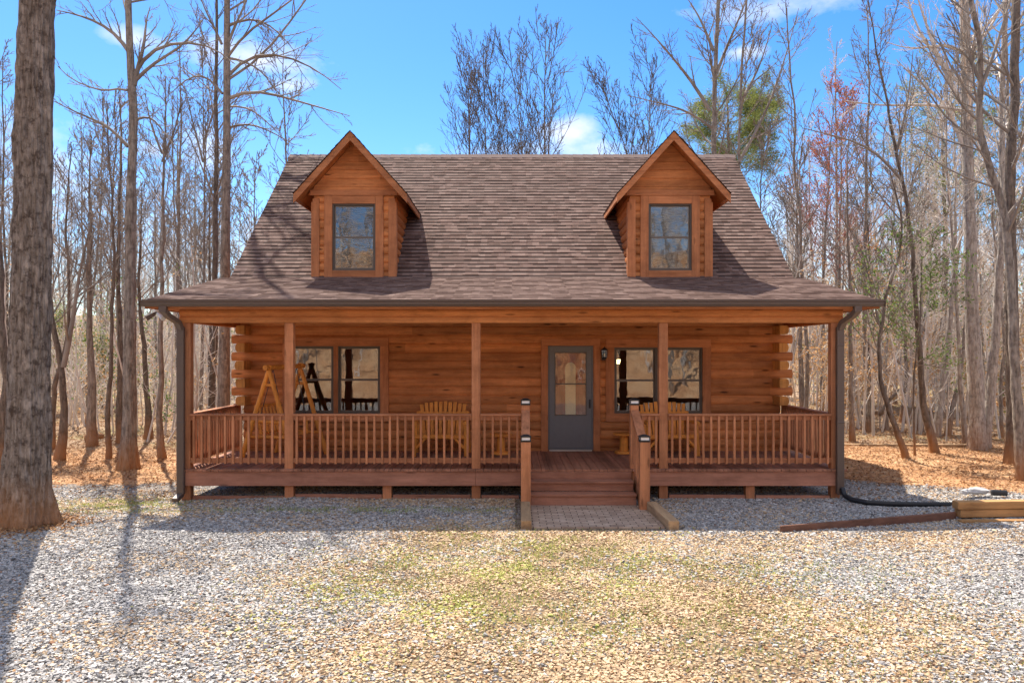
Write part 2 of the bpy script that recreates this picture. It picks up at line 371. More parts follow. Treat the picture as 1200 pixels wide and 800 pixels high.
S.cycles.caustics_reflective = False; S.cycles.caustics_refractive = False

# ---------------------------------------------------------------- terrain
def sm(a, b, x): t_ = np.clip((x-a)/(b-a), 0, 1); return t_*t_*(3-2*t_)
def hgt(x, y):
    x = np.asarray(x, float); y = np.asarray(y, float)
    h = .05*np.sin(x*.9+1)*np.sin(y*.8) * sm(4, 6, np.abs(x-1.1)+np.abs(y-12)*.4)
    h = h - .06*sm(12.6, 11.4, y)*sm(5, 2, np.abs(x-1))*0
    h = h + .14*sm(5.8, 8.5, x)*sm(10.6, 12.5, y)
    h = h + 5.5*sm(26, 120, y) + .028*np.clip(y-24, 0, 200) + 14*sm(9, 62, -y) + 3*sm(7,20,-y)
    h = h + .012*np.clip(np.abs(x)-14, 0, 100)
    h = h + .15*np.sin(x*.31)*np.sin(y*.27+2)*sm(18, 26, y)
    return h
def gravel_f(x, y):
    lim = np.where(x < 0, 15.2 - .25*np.clip(-x-5.5, 0, 20), 15.8 - 1.15*np.clip(x-6.0, 0, 3.6))
    lim = np.where(np.abs(x) < 5.3, 17, lim)
    lim = np.where(x > 9.6, 11.6, lim)
    return (1-sm(-1.0, 1.0, y-lim))*sm(-9, -7, y)
def moss_f(x, y):
    a = np.exp(-(((x-.3)/1.9)**2 + ((y-8.9)/1.5)**2)) + .8*np.exp(-(((x+.9)/1.2)**2 + ((y-7.4)/1.0)**2))
    return np.clip(a,0,1)*np.clip(.15+1.0*np.sin(x*3.1+y*1.3)*np.sin(y*2.7-x)+.5*np.sin(x*7.3-y)*np.sin(y*6.1+x*2), 0, 1)
def tan_f(x, y):
    a = np.exp(-(((x-.6)/2.6)**2 + ((y-7.6)/3.4)**2)*1.0)*1.2 + .7*np.exp(-(((x-2.2)/1.6)**2 + ((y-6.6)/1.0)**2))
    b = np.exp(-(((x-.2)/1.6)**2 + ((y-10)/1.2)**2))*.8
    c = np.exp(-(((x-5.5)/2.2)**2 + ((y-10.2)/.6)**2))*.9
    d = np.exp(-(((x+1.0)/3.5)**2 + ((y-12.9)/.5)**2))*.7
    e = np.exp(-(((x+6.5)/2.)**2 + ((y-13)/1.6)**2))*.7
    return np.clip(a+b+c+d+e, 0, 1)
xs = np.concatenate([np.linspace(-400,-34,14), np.arange(-32,-14,1.), np.arange(-14,14,.22), np.arange(14,32,1.), np.linspace(34,400,14)])
ys = np.concatenate([np.linspace(-300,-40,8), np.arange(-36,4,2.), np.arange(4,30,.22), np.arange(30,70,1.2), np.linspace(74,500,16)])
X, Y = np.meshgrid(xs, ys); Z = hgt(X, Y)
V = np.stack([X.ravel(), Y.ravel(), Z.ravel()], 1); nx = len(xs); ny = len(ys)
ii = (np.arange(ny-1)[:,None]*nx + np.arange(nx-1)[None,:]).ravel()
gf = gravel_f(X, Y).ravel(); tf_ = tan_f(X, Y).ravel(); wf = np.clip(sm(19.0, 21, Y + .15*np.abs(X)*0) + 0, 0, 1).ravel()
gob = nmesh('ground', V, np.stack([ii, ii+1, ii+nx+1, ii+nx], 1), M['ground'], smooth=True, attr={'gravel': gf, 'tan': tf_, 'moss': moss_f(X, Y).ravel(), 'woods': wf})
tag(gob, kind='structure')
# loose stones
def stones():
    n = 400000
    u = RNG.random(n); y = np.sqrt(5.3**2 + u*(14.2**2-5.3**2)); x = (RNG.random(n)*2-1)*(.70*y+.25)
    keep = (RNG.random(n) < np.clip(1.25 - (y-5.5)*.07, .35, 1))
    keep &= RNG.random(n) > .85*np.clip(tan_f(x,y),0,1)*np.clip(.5+1.3*np.sin(x*2.3+y)*np.sin(y*1.9-x*.7)+.6*np.sin(x*6.1)*np.sin(y*5.3),0,1)
    keep &= gravel_f(x, y) + (RNG.random(n)-.5)*.5 > .5
    keep &= ~((x > .2) & (x < 2.3) & (y > 10.7) & (y < 13.2)) 
    keep &= ~((x > .04) & (x < 2.42) & (y > 10.75) & (y < 13.2))
    x = x[keep]; y = y[keep]; n = len(x)
    s = RNG.uniform(.005, .0118, n)*np.where(RNG.random(n) < .08, 1.5, 1)*(1+(y-5.5)*.02)
    c = np.array([[a,b,d] for d in (-1,1) for b in (-1,1) for a in (-1,1)], float)
    P = c[None]*(1+RNG.uniform(-.38,.3,(n,8,3)))*np.stack([s*RNG.uniform(.8,1.5,n), s*RNG.uniform(.7,1.1,n), s*RNG.uniform(.4,.85,n)], 1)[:,None,:]
    a = RNG.uniform(0, 2*np.pi, n); t1 = RNG.normal(0, .35, n)
    ca, sa, ct, st = np.cos(a)[:,None], np.sin(a)[:,None], np.cos(t1)[:,None], np.sin(t1)[:,None]
    px, py, pz = P[...,0], P[...,1]*ct-P[...,2]*st, P[...,1]*st+P[...,2]*ct
    P = np.stack([px*ca-py*sa, px*sa+py*ca, pz], -1)
    P += np.stack([x, y, hgt(x,y)+s*.45], 1)[:,None,:]
    fc = np.array([[0,2,3,1],[4,5,7,6],[0,1,5,4],[1,3,7,5],[3,2,6,7],[2,0,4,6]])
    Fc = (np.arange(n)[:,None,None]*8 + fc[None]).reshape(-1,4)
    g = np.clip(RNG.beta(2.4,2.0,n), 0, 1)[:,None]
    grey = np.array([.085,.08,.077]) + g**1.2*np.array([.58,.565,.545])
    tn = np.array([.26,.165,.085]) + g*np.array([.44,.37,.27])
    tfv = np.clip(tan_f(x,y)*.8 + .06 + .25*np.sin(x*1.7+.6*y)*np.sin(y*2.1-x), 0, 1)
    k = (RNG.random(n) < tfv)[:,None]; olive = ((RNG.random(n) < .5*moss_f(x,y)))[:,None]; tn = np.where(olive, np.array([.26,.25,.06])+g*np.array([.32,.30,.14]), tn); k = k | olive
    col = np.where(k, tn, grey); col = np.where((RNG.random(n) < .02)[:,None], np.array([.30,.16,.09]), col)
    col = np.concatenate([np.repeat(col[:,None,:], 8, 1), np.ones((n,8,1))], 2).reshape(-1,4)
    o = nmesh('gravel_stones', P.reshape(-1,3), Fc, M['stone'], attr={'col': col})
    tag(o, 'loose pale grey and tan crushed stone covering the drive', 'gravel', kind='stuff')
stones()
def quads(C, su, sv, rng, flat=0.):
    n = len(C); nrm = rng.normal(size=(n,3)); nrm[:,2] = nrm[:,2]*(1-flat) + flat*3*np.sign(nrm[:,2]+1e-9); nrm /= np.linalg.norm(nrm, axis=1)[:,None]
    r = rng.normal(size=(n,3)); u = np.cross(nrm, r); u /= np.linalg.norm(u, axis=1)[:,None]; v = np.cross(nrm, u)
    su = np.asarray(su)*rng.uniform(.6,1.3,n); sv = np.asarray(sv)*rng.uniform(.6,1.3,n)
    u = u*su[:,None]; v = v*sv[:,None]
    fold = nrm*(sv*.5)[:,None]
    P = np.stack([C-u, C-v*.9+fold*.6, C+u, C+v+fold], 1)
    return P.reshape(-1,3), np.arange(n*4).reshape(-1,4)
def litter(name, n, f, size, mat, label, cat, flat=.75, zoff=.012):
    C = f(n); C[:,2] = hgt(C[:,0], C[:,1]) + zoff + RNG.random(len(C))*.02
    P, Fc = quads(C, size, size*.5, RNG, flat); o = nmesh(name, P, Fc, mat); tag(o, label, cat, kind='stuff')
def f_yard(n):
    y = RNG.uniform(13, 34, n); x = (RNG.random(n)*2-1)*(.72*y+1)
    k = (np.abs(x) > 5.6) & (gravel_f(x,y)+RNG.random(len(x))**2*.5 < .85) | ((np.abs(x) > 5.6) & (RNG.random(len(x)) < .10)); x, y = x[k], y[k]; return np.stack([x,y,x*0],1)
litter('leaf_litter', 120000, f_yard, .034, M['litter'], 'dry brown leaves scattered over the orange clay beside the cabin', 'leaf litter')
def f_drive(n):
    y = RNG.uniform(5.6, 13, n); x = (RNG.random(n)*2-1)*(.7*y)
    p = tan_f(x,y)*.8+.12 + (y > 12.5)*.6; k = (RNG.random(n) < p) & ~((x > .2) & (x < 2.2) & (y > 10.6)); x, y = x[k], y[k]; return np.stack([x,y,x*0],1)
litter('fallen_leaves', 3600, f_drive, .021, M['litter'], 'small dead leaves strewn over the gravel drive', 'leaves', zoff=.02)
def sticks():
    n = 900; y = RNG.uniform(13.5, 30, n); x = (RNG.random(n)*2-1)*(.72*y); k = (np.abs(x) > 5.9) & (gravel_f(x,y) < .8); x, y = x[k], y[k]; n = len(x)
    a = RNG.uniform(0, np.pi, n); L = RNG.uniform(.06,.35,n); d = np.stack([np.cos(a),np.sin(a),RNG.normal(0,.06,n)],1)
    p = np.stack([x,y,hgt(x,y)+.015],1); s = np.stack([-d[:,1],d[:,0],d[:,2]*0],1)*.006; u = np.array([0,0,.011])
    P = np.stack([p-d*L[:,None]-s, p-d*L[:,None]+s, p-d*L[:,None]+u, p+d*L[:,None]-s, p+d*L[:,None]+s, p+d*L[:,None]+u],1).reshape(-1,3)
    q = np.arange(n)[:,None,None]*6+np.array([[0,1,4,3],[1,2,5,4],[2,0,3,5]])[None]
    tag(nmesh('fallen_twigs', P, q.reshape(-1,4), M['bark_dark']), 'small fallen twigs lying on the clay yard', 'twigs', kind='stuff')
sticks()
def f_base(n):
    a = RNG.uniform(0,6.28,n); r = .36+np.abs(RNG.normal(0,.28,n)); return np.stack([-6.9+r*np.cos(a), 10.9+r*np.sin(a), r*0],1)
litter('trunk_debris', 1600, f_base, .03, M['litter'], 'brown leaves and bark bits around the foot of the massive left tree', 'leaves', flat=.5, zoff=.02)
def grass():
    n = 34000; c = [( .2,9.6,1.3,.9),(-1.1,8.2,1.2,.9),(.5,7.2,1.3,.9),(2.6,7.0,1.6,1.2),(-6.4,12.6,.9,.6),(2.2,8.8,2.2,.6),(-2.2,12.1,2.6,.2),(7.8,11.05,.25,.1)]
    pts = []
    for i,(cx,cy,sx,sy) in enumerate(c):
        m = n//9 if i < 7 else 260
        q = np.stack([RNG.normal(cx,sx*.7,m), RNG.normal(cy,sy*.7,m)],1); pts.append(q)
    q = np.concatenate(pts); cl = q + 0
    q = q[(np.sin(q[:,0]*7+q[:,1]*3)*np.sin(q[:,1]*8-q[:,0]*2) > -.3)]
    q = q[~((q[:,0] > .1) & (q[:,0] < 2.4) & (q[:,1] > 10.8))]
    b = np.stack([q[:,0], q[:,1], hgt(q[:,0], q[:,1])+.004],1); n = len(b)
    d = RNG.normal(size=(n,3))*.45; d[:,2] = 1; d /= np.linalg.norm(d,axis=1)[:,None]; L = RNG.uniform(.02,.05,n)
    s = RNG.normal(size=(n,3)); s[:,2] = 0; s /= np.linalg.norm(s,axis=1)[:,None]; s *= .004
    P = np.stack([b-s, b+s, b+d*L[:,None]+s*.2, b+d*L[:,None]-s*.2],1).reshape(-1,3)
    o = nmesh('grass_blades', P, np.arange(n*4).reshape(-1,4), M['grass']); tag(o, 'sparse yellow green grass blades growing through the gravel', 'grass', kind='stuff')
grass()

# ================================================================ the cabin
CB = empty('log_cabin', (0, 19.77, 0), 'stained log cabin with two gabled dormers and a full width front porch', 'cabin')
WY = 15.52; Z0 = .585; CH = .175
def extr(mb, poly, axis, a0, a1):
    n = len(poly)
    def P(a, p): return (a, p[0], p[1]) if axis == 'x' else (p[0], a, p[1])
    mb.add([P(a0,p) for p in poly]+[P(a1,p) for p in poly],
           [tuple(range(n)), tuple(range(2*n-1,n-1,-1))]+[((i+1)%n,i,n+i,n+(i+1)%n) for i in range(n)])
def dlog(mb, axis, a0, a1, f, sgn, z, h=CH, d=.15, bul=.038, both=False):
    """D-shaped log; flat back, rounded outer face at coordinate f, outward = -sgn direction"""
    arc = [(f - sgn*bul*math.sin(math.pi*k/6)**.6 if 0 < k < 6 else f, z + h*(k/6)) for k in range(7)]
    if both: back = [(f+sgn*(d + bul*math.sin(math.pi*k/6)**.6 if 0 < k < 6 else d), z + h*(k/6)) for k in range(6,-1,-1)]
    else: back = [(f+sgn*d, z+h), (f+sgn*d, z)]
    extr(mb, arc+back, axis, a0, a1)
OPEN = [(-4.448,-2.655,1.278,2.631), (2.06,3.836,1.278,2.605), (.724,1.638,.5,2.64)]
mb = MB(); rnd = random.Random(2)
for i in range(15):
    z = Z0+CH*i; ext = 5.66 if (i % 2 == 0 and i >= 6) else 5.41
    segs = [(-ext, ext)]
    for x0,x1,za,zb in OPEN:
        if z+CH > za+.01 and z < zb-.01:
            ns = []
            for a,b in segs:
                if a < x0 < b: ns += [(a,x0-.01),(x1+.01,b)]
                else: ns.append((a,b))
            segs = ns
    for a,b in segs: 
        j = rnd.uniform(-.006,.004)
        dlog(mb, 'x', a, b, WY+j, 1, z)
mb.box(-5.40,5.40,WY-.01,WY+.14,.50,Z0)
mb.build('front_wall', M['log'], CB)
for s in (-1, 1):
    mb = MB()
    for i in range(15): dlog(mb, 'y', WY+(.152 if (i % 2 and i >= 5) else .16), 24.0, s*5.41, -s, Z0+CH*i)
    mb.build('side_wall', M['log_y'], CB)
for s in (-1, 1):
    for i in range(5, 15, 2):
        m2 = MB(); dlog(m2, 'y', 15.09+rnd.uniform(-.03,.03), WY-.001, s*5.41, -s, Z0+CH*i, both=False); m2.build('corner_log', M['butt'], CB, bevel=.006)
mb = MB()
for i in range(15): dlog(mb, 'x', -5.4, 5.4, 24.1, -1, Z0+CH*i)
mb.build('back_wall', M['log'], CB)
mb = MB(); mb.box(-5.35,5.35,15.62,15.8,-.6,.5); mb.box(-5.35,5.35,23.8,23.98,-.6,.5); mb.box(-5.35,-5.2,15.8,23.8,-.6,.5); mb.box(5.2,5.35,15.8,23.8,-.6,.5)
mb.build('foundation', M['found'], CB)
# gable ends: stained boards above the log courses
SL = .846
for s in (-1, 1):
    mb = MB(); z = Z0+15*CH
    while z < 7.3:
        z1 = min(z+.19, 7.34)
        def yr(zz): return (max(15.57, 15.55+(zz-3.92)/SL), min(23.97, 23.99-(zz-3.92)/SL))
        (a,b),(c,d) = yr(z), yr(z1); xo = 5.42; xi = 5.36
        P = [(a,z),(b,z),(d,z1),(c,z1)]
        mb.add([(s*xo,*p) for p in P[:2]]+[(s*(xo-.015),*p) for p in P[2:]]+[(s*xi,*p) for p in P], [(0,1,2,3),(7,6,5,4),(0,4,5,1),(1,5,6,2),(2,6,7,3),(3,7,4,0)]); z = z1
    mb.build('gable_siding', M['log_y'], CB)
mb = MB(); mb.box(-5.26,5.26,15.68,23.9,.48,.519); mb.build('interior_floor', M['room'], CB)
mb = MB(); mb.box(-5.26,5.26,15.68,23.9,3.2,3.24); mb.build('interior_ceiling', M['room'], CB)
mb = MB(); mb.box(-5.2,5.2,19.2,19.3,.52,3.19); mb.build('interior_wall', M['room'], CB)

# ---- roofs laid in real courses
def shingles(name, quads_, parent=CB, c=.14, t=.011, mat=None):
    m = MB(); m.uv = []
    for A,B,C_,D in quads_:
        A,B,C_,D = map(Vector, (A,B,C_,D)); L = ((D+C_)/2-(A+B)/2).length; n = max(1, int(math.ceil(L/c)))
        ex = (B-A).normalized(); es = (D-A)-(D-A).dot(ex)*ex; es.normalize(); nz = ex.cross(es).normalized()
        if nz.z < 0: nz = -nz
        def uvp(p): return ((p-A).dot(ex)+A.dot(ex)+50, (p-A).dot(es))
        seg = max(1, int((B-A).length/.33))
        for i in range(n):
            s0 = i*c/L; s1 = min(1, (i+1)*c/L)
            if s1-s0 < 1e-4: continue
            l0, r0, l1, r1 = A.lerp(D,s0), B.lerp(C_,s0), A.lerp(D,s1), B.lerp(C_,s1)
            for k in range(seg):
                tt = t*(1+.3*math.sin(k*12.9+i*7.7+k*k)) ; j = es*(.005*math.sin(k*5.1+i*3.3)) if i else Vector((0,0,0))
                a = l0.lerp(r0,k/seg)-j; b = l0.lerp(r0,(k+1)/seg)-j; d = l1.lerp(r1,k/seg); e = l1.lerp(r1,(k+1)/seg)
                m.add([a+nz*tt, b+nz*tt, e+nz*.001, d+nz*.001, a-nz*.004, b-nz*.004], [(0,1,2,3),(4,5,1,0)])
                ua, ub, ue, ud = uvp(a), uvp(b), uvp(e), uvp(d)
                y0 = i*c+.001; y1 = i*c+c*.999
                ua=(ua[0],y0); ub=(ub[0],y0); ue=(ue[0],y1); ud=(ud[0],y1)
                m.uv += [ua,ub,ue,ud,ua,ub,ub,ua]
    return m.build(name, mat or M['shingle'], parent)
TB = 4.02; TR = 7.59; YR = 19.77
rf = shingles('roof', [((-5.7,15.5,TB-.04),(5.7,15.5,TB-.04),(5.7,YR,TR),(-5.7,YR,TR)), ((5.7,24.02,TB-.02),(-5.7,24.02,TB-.02),(-5.7,YR,TR),(5.7,YR,TR))])
# ridge cap in short pieces
mb = MB(); x = -5.72
while x < 5.7:
    x1 = min(x+.26, 5.72)
    for s in (-1,1):
        mb.add([(x,YR,TR+.028),(x1,YR,TR+.018),(x1,YR+s*.15,TR+.018-.15*SL),(x,YR+s*.15,TR+.03-.15*SL),(x,YR,TR),(x1,YR,TR-.01),(x1,YR+s*.15,TR-.015-.15*SL),(x,YR+s*.15,TR-.015-.15*SL)],
               [(0,1,2,3),(7,6,5,4),(0,4,5,1),(1,5,6,2),(2,6,7,3),(3,7,4,0)])
    x = x1
cap = mb.build('ridge_cap', plain('ridge_shingle', (.15,.105,.095), .95, amt=.4, nscale=8), rf)
mb = MB()   # roof deck and rake boards
for y0,y1 in ((15.52,YR),(24.02,YR)):
    for x0,x1 in ((-5.66,5.66),):
        mb.add([(x0,y0,TB-.035),(x1,y0,TB-.035),(x1,y1,TR-.016),(x0,y1,TR-.016),(x0,y0,TB-.12),(x1,y0,TB-.12),(x1,y1,TR-.12),(x0,y1,TR-.12)],
               [(0,1,2,3),(7,6,5,4),(0,4,5,1),(1,5,6,2),(2,6,7,3),(3,7,4,0)])
for s in (-1,1):
    for y0 in (15.56, 23.96): mb.beam((s*5.675,y0,TB-.12),(s*5.675,YR,TR-.115),.02,.17,(0,0,1))
mb.build('rake_board', M['trim_x'], CB)
EY = 12.68; EZ = 3.345
shingles('porch_roof', [((-6.1,EY,EZ),(6.1,EY,EZ),(5.88,15.5,TB-.015),(-5.88,15.5,TB-.015))], mat=M['shingle_low'])
mb = MB()
mb.add([(-6.08,EY+.02,EZ-.006),(6.08,EY+.02,EZ-.006),(5.86,15.5,TB-.03),(-5.86,15.5,TB-.03),(-6.08,EY+.02,EZ-.13),(6.08,EY+.02,EZ-.13),(5.86,15.5,TB-.16),(-5.86,15.5,TB-.16)],
       [(0,1,2,3),(7,6,5,4),(0,4,5,1),(1,5,6,2),(2,6,7,3),(3,7,4,0)])
mb.build('porch_fascia', M['trim_x'], CB)
mb = MB()
for k in range(19): mb.box(-5.98,5.98,12.72+k*.147,12.72+k*.147+.143,3.222,3.24)
mb.build('porch_ceiling', M['ceil'], CB)
for s in (-1,1): mb = MB(); mb.add([(s*5.97,12.72,3.21),(s*5.97,15.5,3.21),(s*5.85,15.5,3.88),(s*6.0,12.72,3.26),(s*5.93,12.72,3.21),(s*5.93,15.5,3.21),(s*5.82,15.5,3.88),(s*5.96,12.72,3.26)],
       [(0,1,2,3),(7,6,5,4),(0,4,5,1),(1,5,6,2),(2,6,7,3),(3,7,4,0)]); mb.build('porch_gable', M['trim_x'], CB)
# gutter
g = MB(); prof = [(12.70,3.37),(12.70,3.25),(12.63,3.25),(12.60,3.29),(12.60,3.32),(12.575,3.335),(12.575,3.36),(12.585,3.36),(12.59,3.34),(12.615,3.325),(12.615,3.29),(12.64,3.262),(12.69,3.262),(12.69,3.37)]
extr(g, prof, 'x', -6.12, 6.12); g.box(-6.125,-6.12,12.58,12.70,3.25,3.36); g.box(6.12,6.125,12.58,12.70,3.25,3.36)
gu = g.build('gutter', M['gutter'], CB)
for s, px in ((-1,-5.60),(1,5.545)):
    d = MB(); x0 = px+s*.15
    for a,b in (((x0,12.66,3.26),(x0,12.66,3.16)),((x0,12.66,3.19),(px+s*.11,12.75,3.10)),((px+s*.12,12.74,3.11),(px+s*.02,12.93,3.0)),((px+s*.03,12.92,3.01),(px,12.985,2.88)),((px,12.985,2.92),(px,12.985,.10))):
        d.beam(a,b,.125,.08,(0,1,0) if abs(a[0]-b[0])<.01 else (0,0,1))
    for z in (2.6,1.3): d.box(px-.065,px+.065,12.94,13.03,z,z+.03)
    if s < 0: d.beam((px,12.985,.10),(px-.02,12.80,.03),.115,.07,(0,0,1))
    d.build('downspout', M['gutter'], CB, bevel=.012)

# ---- porch structure
mb = MB(); 
for s_, zz in ((0,3.0),(1,3.115)): dlog(mb, 'x', -5.66, 5.63, 13.08, 1, zz, h=.115, d=.13, bul=.022)
mb.build('porch_beam', M['beam'], CB)
mb = MB()
for s in (-1,1):
    mb = MB()
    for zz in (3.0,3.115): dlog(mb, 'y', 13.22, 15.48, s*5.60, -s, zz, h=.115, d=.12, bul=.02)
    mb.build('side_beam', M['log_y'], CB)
PX = [-5.55,-3.80,-.613,2.58,5.51]
for x in PX:
    p = MB(); p.box(x-.075,x+.075,13.075,13.215,.50,2.998); p.build('porch_post', M['post'], CB, bevel=.007)
for x in (-5.55,-3.80,-2.13,-.613,2.58,4.06,5.51):
    p = MB(); p.box(x-.075,x+.075,13.08,13.22,-.2,.47); p.build('deck_pier', M['post'], CB, bevel=.006)
mb = MB()
for a,b in ((-5.64,-.62),(-.617,.15),(2.17,5.6)): mb.box(a,b,13.02,13.062,.235,.478)
mb.box(-5.64,-5.60,13.062,15.6,.235,.478); mb.box(5.56,5.60,13.062,15.6,.235,.478)
for y in (13.9,14.7): mb.box(-5.6,5.56,y,y+.05,.25,.478)
mb.build('deck_rim', M['rim'], CB, bevel=.004)
mb = MB(); rr = random.Random(5); x = -5.66
while x < 5.6: mb.box(x, x+.134, 12.99+rr.uniform(-.004,.004), WY-.03, .482, .52+rr.uniform(-.002,.002)); x += .14
mb.build('deck', M['deck'], CB, bevel=.004)
for i,(a,b,z) in enumerate(((-5.45,-3.9,.05),(-3.7,-2.22,.08),(-2.03,-.71,.07),(-.52,.12,.06),(2.68,3.97,.07),(4.16,5.42,.06))):
    p = MB(); p.beam((a,13.12,z-.035),(b,13.11,z-.04),.04,.08); p.build('skirt_board', M['rim'], CB, bevel=.004)

# ---- railings
def railing(x0, x1, n, y=13.095):
    m = MB(); m.box(x0,x1,y-.065,y+.065,1.418,1.453); m.box(x0,x1,y-.018,y+.018,1.345,1.419)
    r = m.build('railing', M['rail'], CB, bevel=.004)
    m = MB(); m.box(x0,x1,y-.018,y+.018,.615,.70); m.build('bottom_rail', M['rail'], r, bevel=.004, world=False)
    for k in range(n):
        x = x0+(x1-x0)*(k+.5)/n
        b = MB(); b.box(x-.018,x+.018,y-.055,y-.0185,.605,1.416); b.build('baluster', M['balus'], r, world=False)
railing(-5.474,-3.876,12); railing(-3.724,-.69,23); railing(-.537,.16,5); railing(2.165,2.504,3); railing(2.656,5.434,21)
for s, xc in ((-1,-5.55),(1,5.51)):
    m = MB(); y0, y1 = 13.216, 15.47; m.box(xc-.065,xc+.065,y0,y1,1.418,1.453); m.box(xc-.018,xc+.018,y0,y1,1.345,1.419)
    r = m.build('railing', M['rail_y'], CB, bevel=.004)
    m = MB(); m.box(xc-.018,xc+.018,y0,y1,.615,.70); m.build('bottom_rail', M['rail_y'], r, bevel=.004, world=False)
    for k in range(17):
        y = y0+(y1-y0)*(k+.5)/17
        b = MB(); b.box(xc-s*.0185,xc-s*.055,y-.018,y+.018,.605,1.416); b.build('baluster', M['balus'], r, world=False)
    p = MB(); p.box(xc-.06,xc+.06,15.472,15.56,.52,1.47); p.build('rail_end_post', M['trim_z'], CB, bevel=.005)
# ---- steps
NX = ((.232,.218),(2.088,2.09))
m = MB()
m.box(.30,2.02,12.71,13.0,.325,.36); m.box(.30,2.02,12.42,12.72,.165,.20)
m.box(.30,2.02,12.985,13.015,.36,.478); m.box(.305,2.015,12.735,12.76,.20,.325); m.box(.305,2.015,12.445,12.47,-.02,.165)
m.build('porch_steps', M['rim'], CB, bevel=.006)
for a,b in NX:
    m = MB()
    for x in (a,): m.beam((x,13.0,.35),(b,12.2,.06),.05,.3)
    m.build('stair_stringer', M['rail_y'], CB, bevel=.004)
    p = MB(); p.box(a-.07,a+.07,13.07,13.21,.235,1.60); p.build('newel_post', M['post'], CB, bevel=.006)
    p = MB(); p.box(b-.077,b+.077,12.06,12.21,.0,1.085); p.build('newel_post', M['post'], CB, bevel=.006)
    m = MB(); m.beam((a,13.07,1.50),(b,12.2,1.05),.14,.035); m.beam((a,13.07,1.43),(b,12.2,.98),.036,.09); 
    r = m.build('stair_railing', M['rail_y'], CB, bevel=.004)
    m = MB(); m.beam((a,13.07,.70),(b,12.2,.28),.036,.08); m.build('bottom_rail', M['rail_y'], r, bevel=.004, world=False)
    for k in range(5):
        f = (k+.7)/5.4; y = 13.07-.87*f; x = a+(b-a)*f; zt = 1.40-.45*f; zb = .70-.42*f-.02
        c_ = MB(); c_.box(x-.055,x-.0185,y-.018,y+.018,zb,zt); c_.build('baluster', M['balus'], r, world=False)
for (x,y,z,lab) in ((.232,13.14,1.60,'upper newel left of the steps'),(.218,12.135,1.085,'lower newel left of the steps'),(2.088,13.14,1.60,'upper newel right of the steps'),(2.09,12.135,1.085,'lower newel right of the steps')):
    e = empty('post_cap_light', (x,y,z), 'small black solar cap light on the '+lab, 'cap light', 'solar lights on the stair newels')
    m = MB(); m.box(-.083,.083,-.083,.083,0,.022); m.box(-.07,.07,-.07,.07,.022,.03)
    for sx in (-1,1):
        for sy in (-1,1): m.box(sx*.073-.007,sx*.073+.007,sy*.073-.007,sy*.073+.007,.02,.075)
    m.box(-.085,.085,-.085,.085,.075,.09); m.add([(-.075,-.075,.09),(.075,-.075,.09),(.075,.075,.09),(-.075,.075,.09),(-.03,-.03,.115),(.03,-.03,.115),(.03,.03,.115),(-.03,.03,.115)],[(0,3,2,1),(4,5,6,7),(0,1,5,4),(1,2,6,5),(2,3,7,6),(3,0,4,7)])
    m.build('housing', M['black'], e, world=False, bevel=.002)
    m = MB(); m.box(-.066,.066,-.068,.068,.022,.075); m.build('lens', M['white'], e, world=False)

# ---- windows and door
def frame_box(m, x0,x1,z0,z1,w,y0,y1):
    m.box(x0,x1,y0,y1,z1-w,z1); m.box(x0,x1,y0,y1,z0,z0+w); m.box(x0,x0+w,y0,y1,z0+w,z1-w); m.box(x1-w,x1,y0,y1,z0+w,z1-w)
def sash_window(par, x0,x1,z0,z1,y, depth2=False):
    """double hung unit, opening x0..x1,z0..z1, outer face at y"""
    f = MB(); frame_box(f,x0,x1,z0,z1,.022,y-.012,y+.07)
    zm = (z0+z1)/2
    frame_box(f,x0+.023,x1-.023,z0+.023,zm+.012,.028,y+.012,y+.03)
    frame_box(f,x0+.023,x1-.023,zm-.014,z1-.023,.028,y+.032,y+.05)
    fo = f.build('window_frame', M['frame'], par, world=(par.type == 'EMPTY'), bevel=.002)
    e = MB(); frame_box(e,x0+.051,x1-.051,z0+.051,zm-.016,.006,y+.010,y+.014); frame_box(e,x0+.051,x1-.051,zm+.014,z1-.051,.006,y+.030,y+.034)
    p = MB(); p.box(x0+.05,x1-.05,y+.019,y+.023,z0+.05,zm-.015); p.box(x0+.05,x1-.05,y+.039,y+.043,zm+.013,z1-.05)
    if par.type == 'EMPTY':
        e.build('sash_edge', M['sash'], fo, world=False); p.build('pane', M['glass'], fo, world=False)
    else:
        e.build('sash_edge', M['sash'], par, world=False); p.build('pane', M['glass'], par, world=False)
def trim(par, x0,x1,z0,z1, o, y, bot=True, world=True, name='window_trim'):
    m = MB(); m.box(x0-o,x1+o,y-.075,y-.015,z1,z1+o); m.build(name, M['trim_x'], par, bevel=.004, world=world)
    if bot: m = MB(); m.box(x0-o,x1+o,y-.075,y-.015,z0-o,z0); m.build(name, M['trim_x'], par, bevel=.004, world=world)
    zb = z0 if bot else .52
    for a_,b_ in ((x0-o,x0),(x1,x1+o)):
        v = MB(); v.box(a_,b_,y-.073,y-.015,zb,z1-.002); v.build(name, M['trim_z'], par, bevel=.004, world=world)
for (x0,x1,z0,z1),mx in ((OPEN[0],-3.55),(OPEN[1],2.95)):
    trim(CB,x0,x1,z0,z1,.17,WY)
    sash_window(CB,x0,mx-.045,z0,z1,WY-.03); sash_window(CB,mx+.045,x1,z0,z1,WY-.03)
    m = MB(); m.box(mx-.045,mx+.045,WY-.06,WY+.02,z0,z1); m.build('mullion', M['frame'] if mx > 0 else M['trim_z'], CB, bevel=.004)
x0,x1,_,z1 = OPEN[2]
trim(CB,x0,x1,.52,z1,.14,WY,bot=False,name='door_trim')
d = MB(); y = WY-.045
frame_box(d,x0+.004,x1-.004,.545,z1-.004,.028,y-.01,y+.06)     # jamb
gx0,gx1,gz0,gz1 = x0+.135,x1-.135,1.235,2.51
a,b,zb,zt = x0+.034,x1-.034,.575,z1-.034
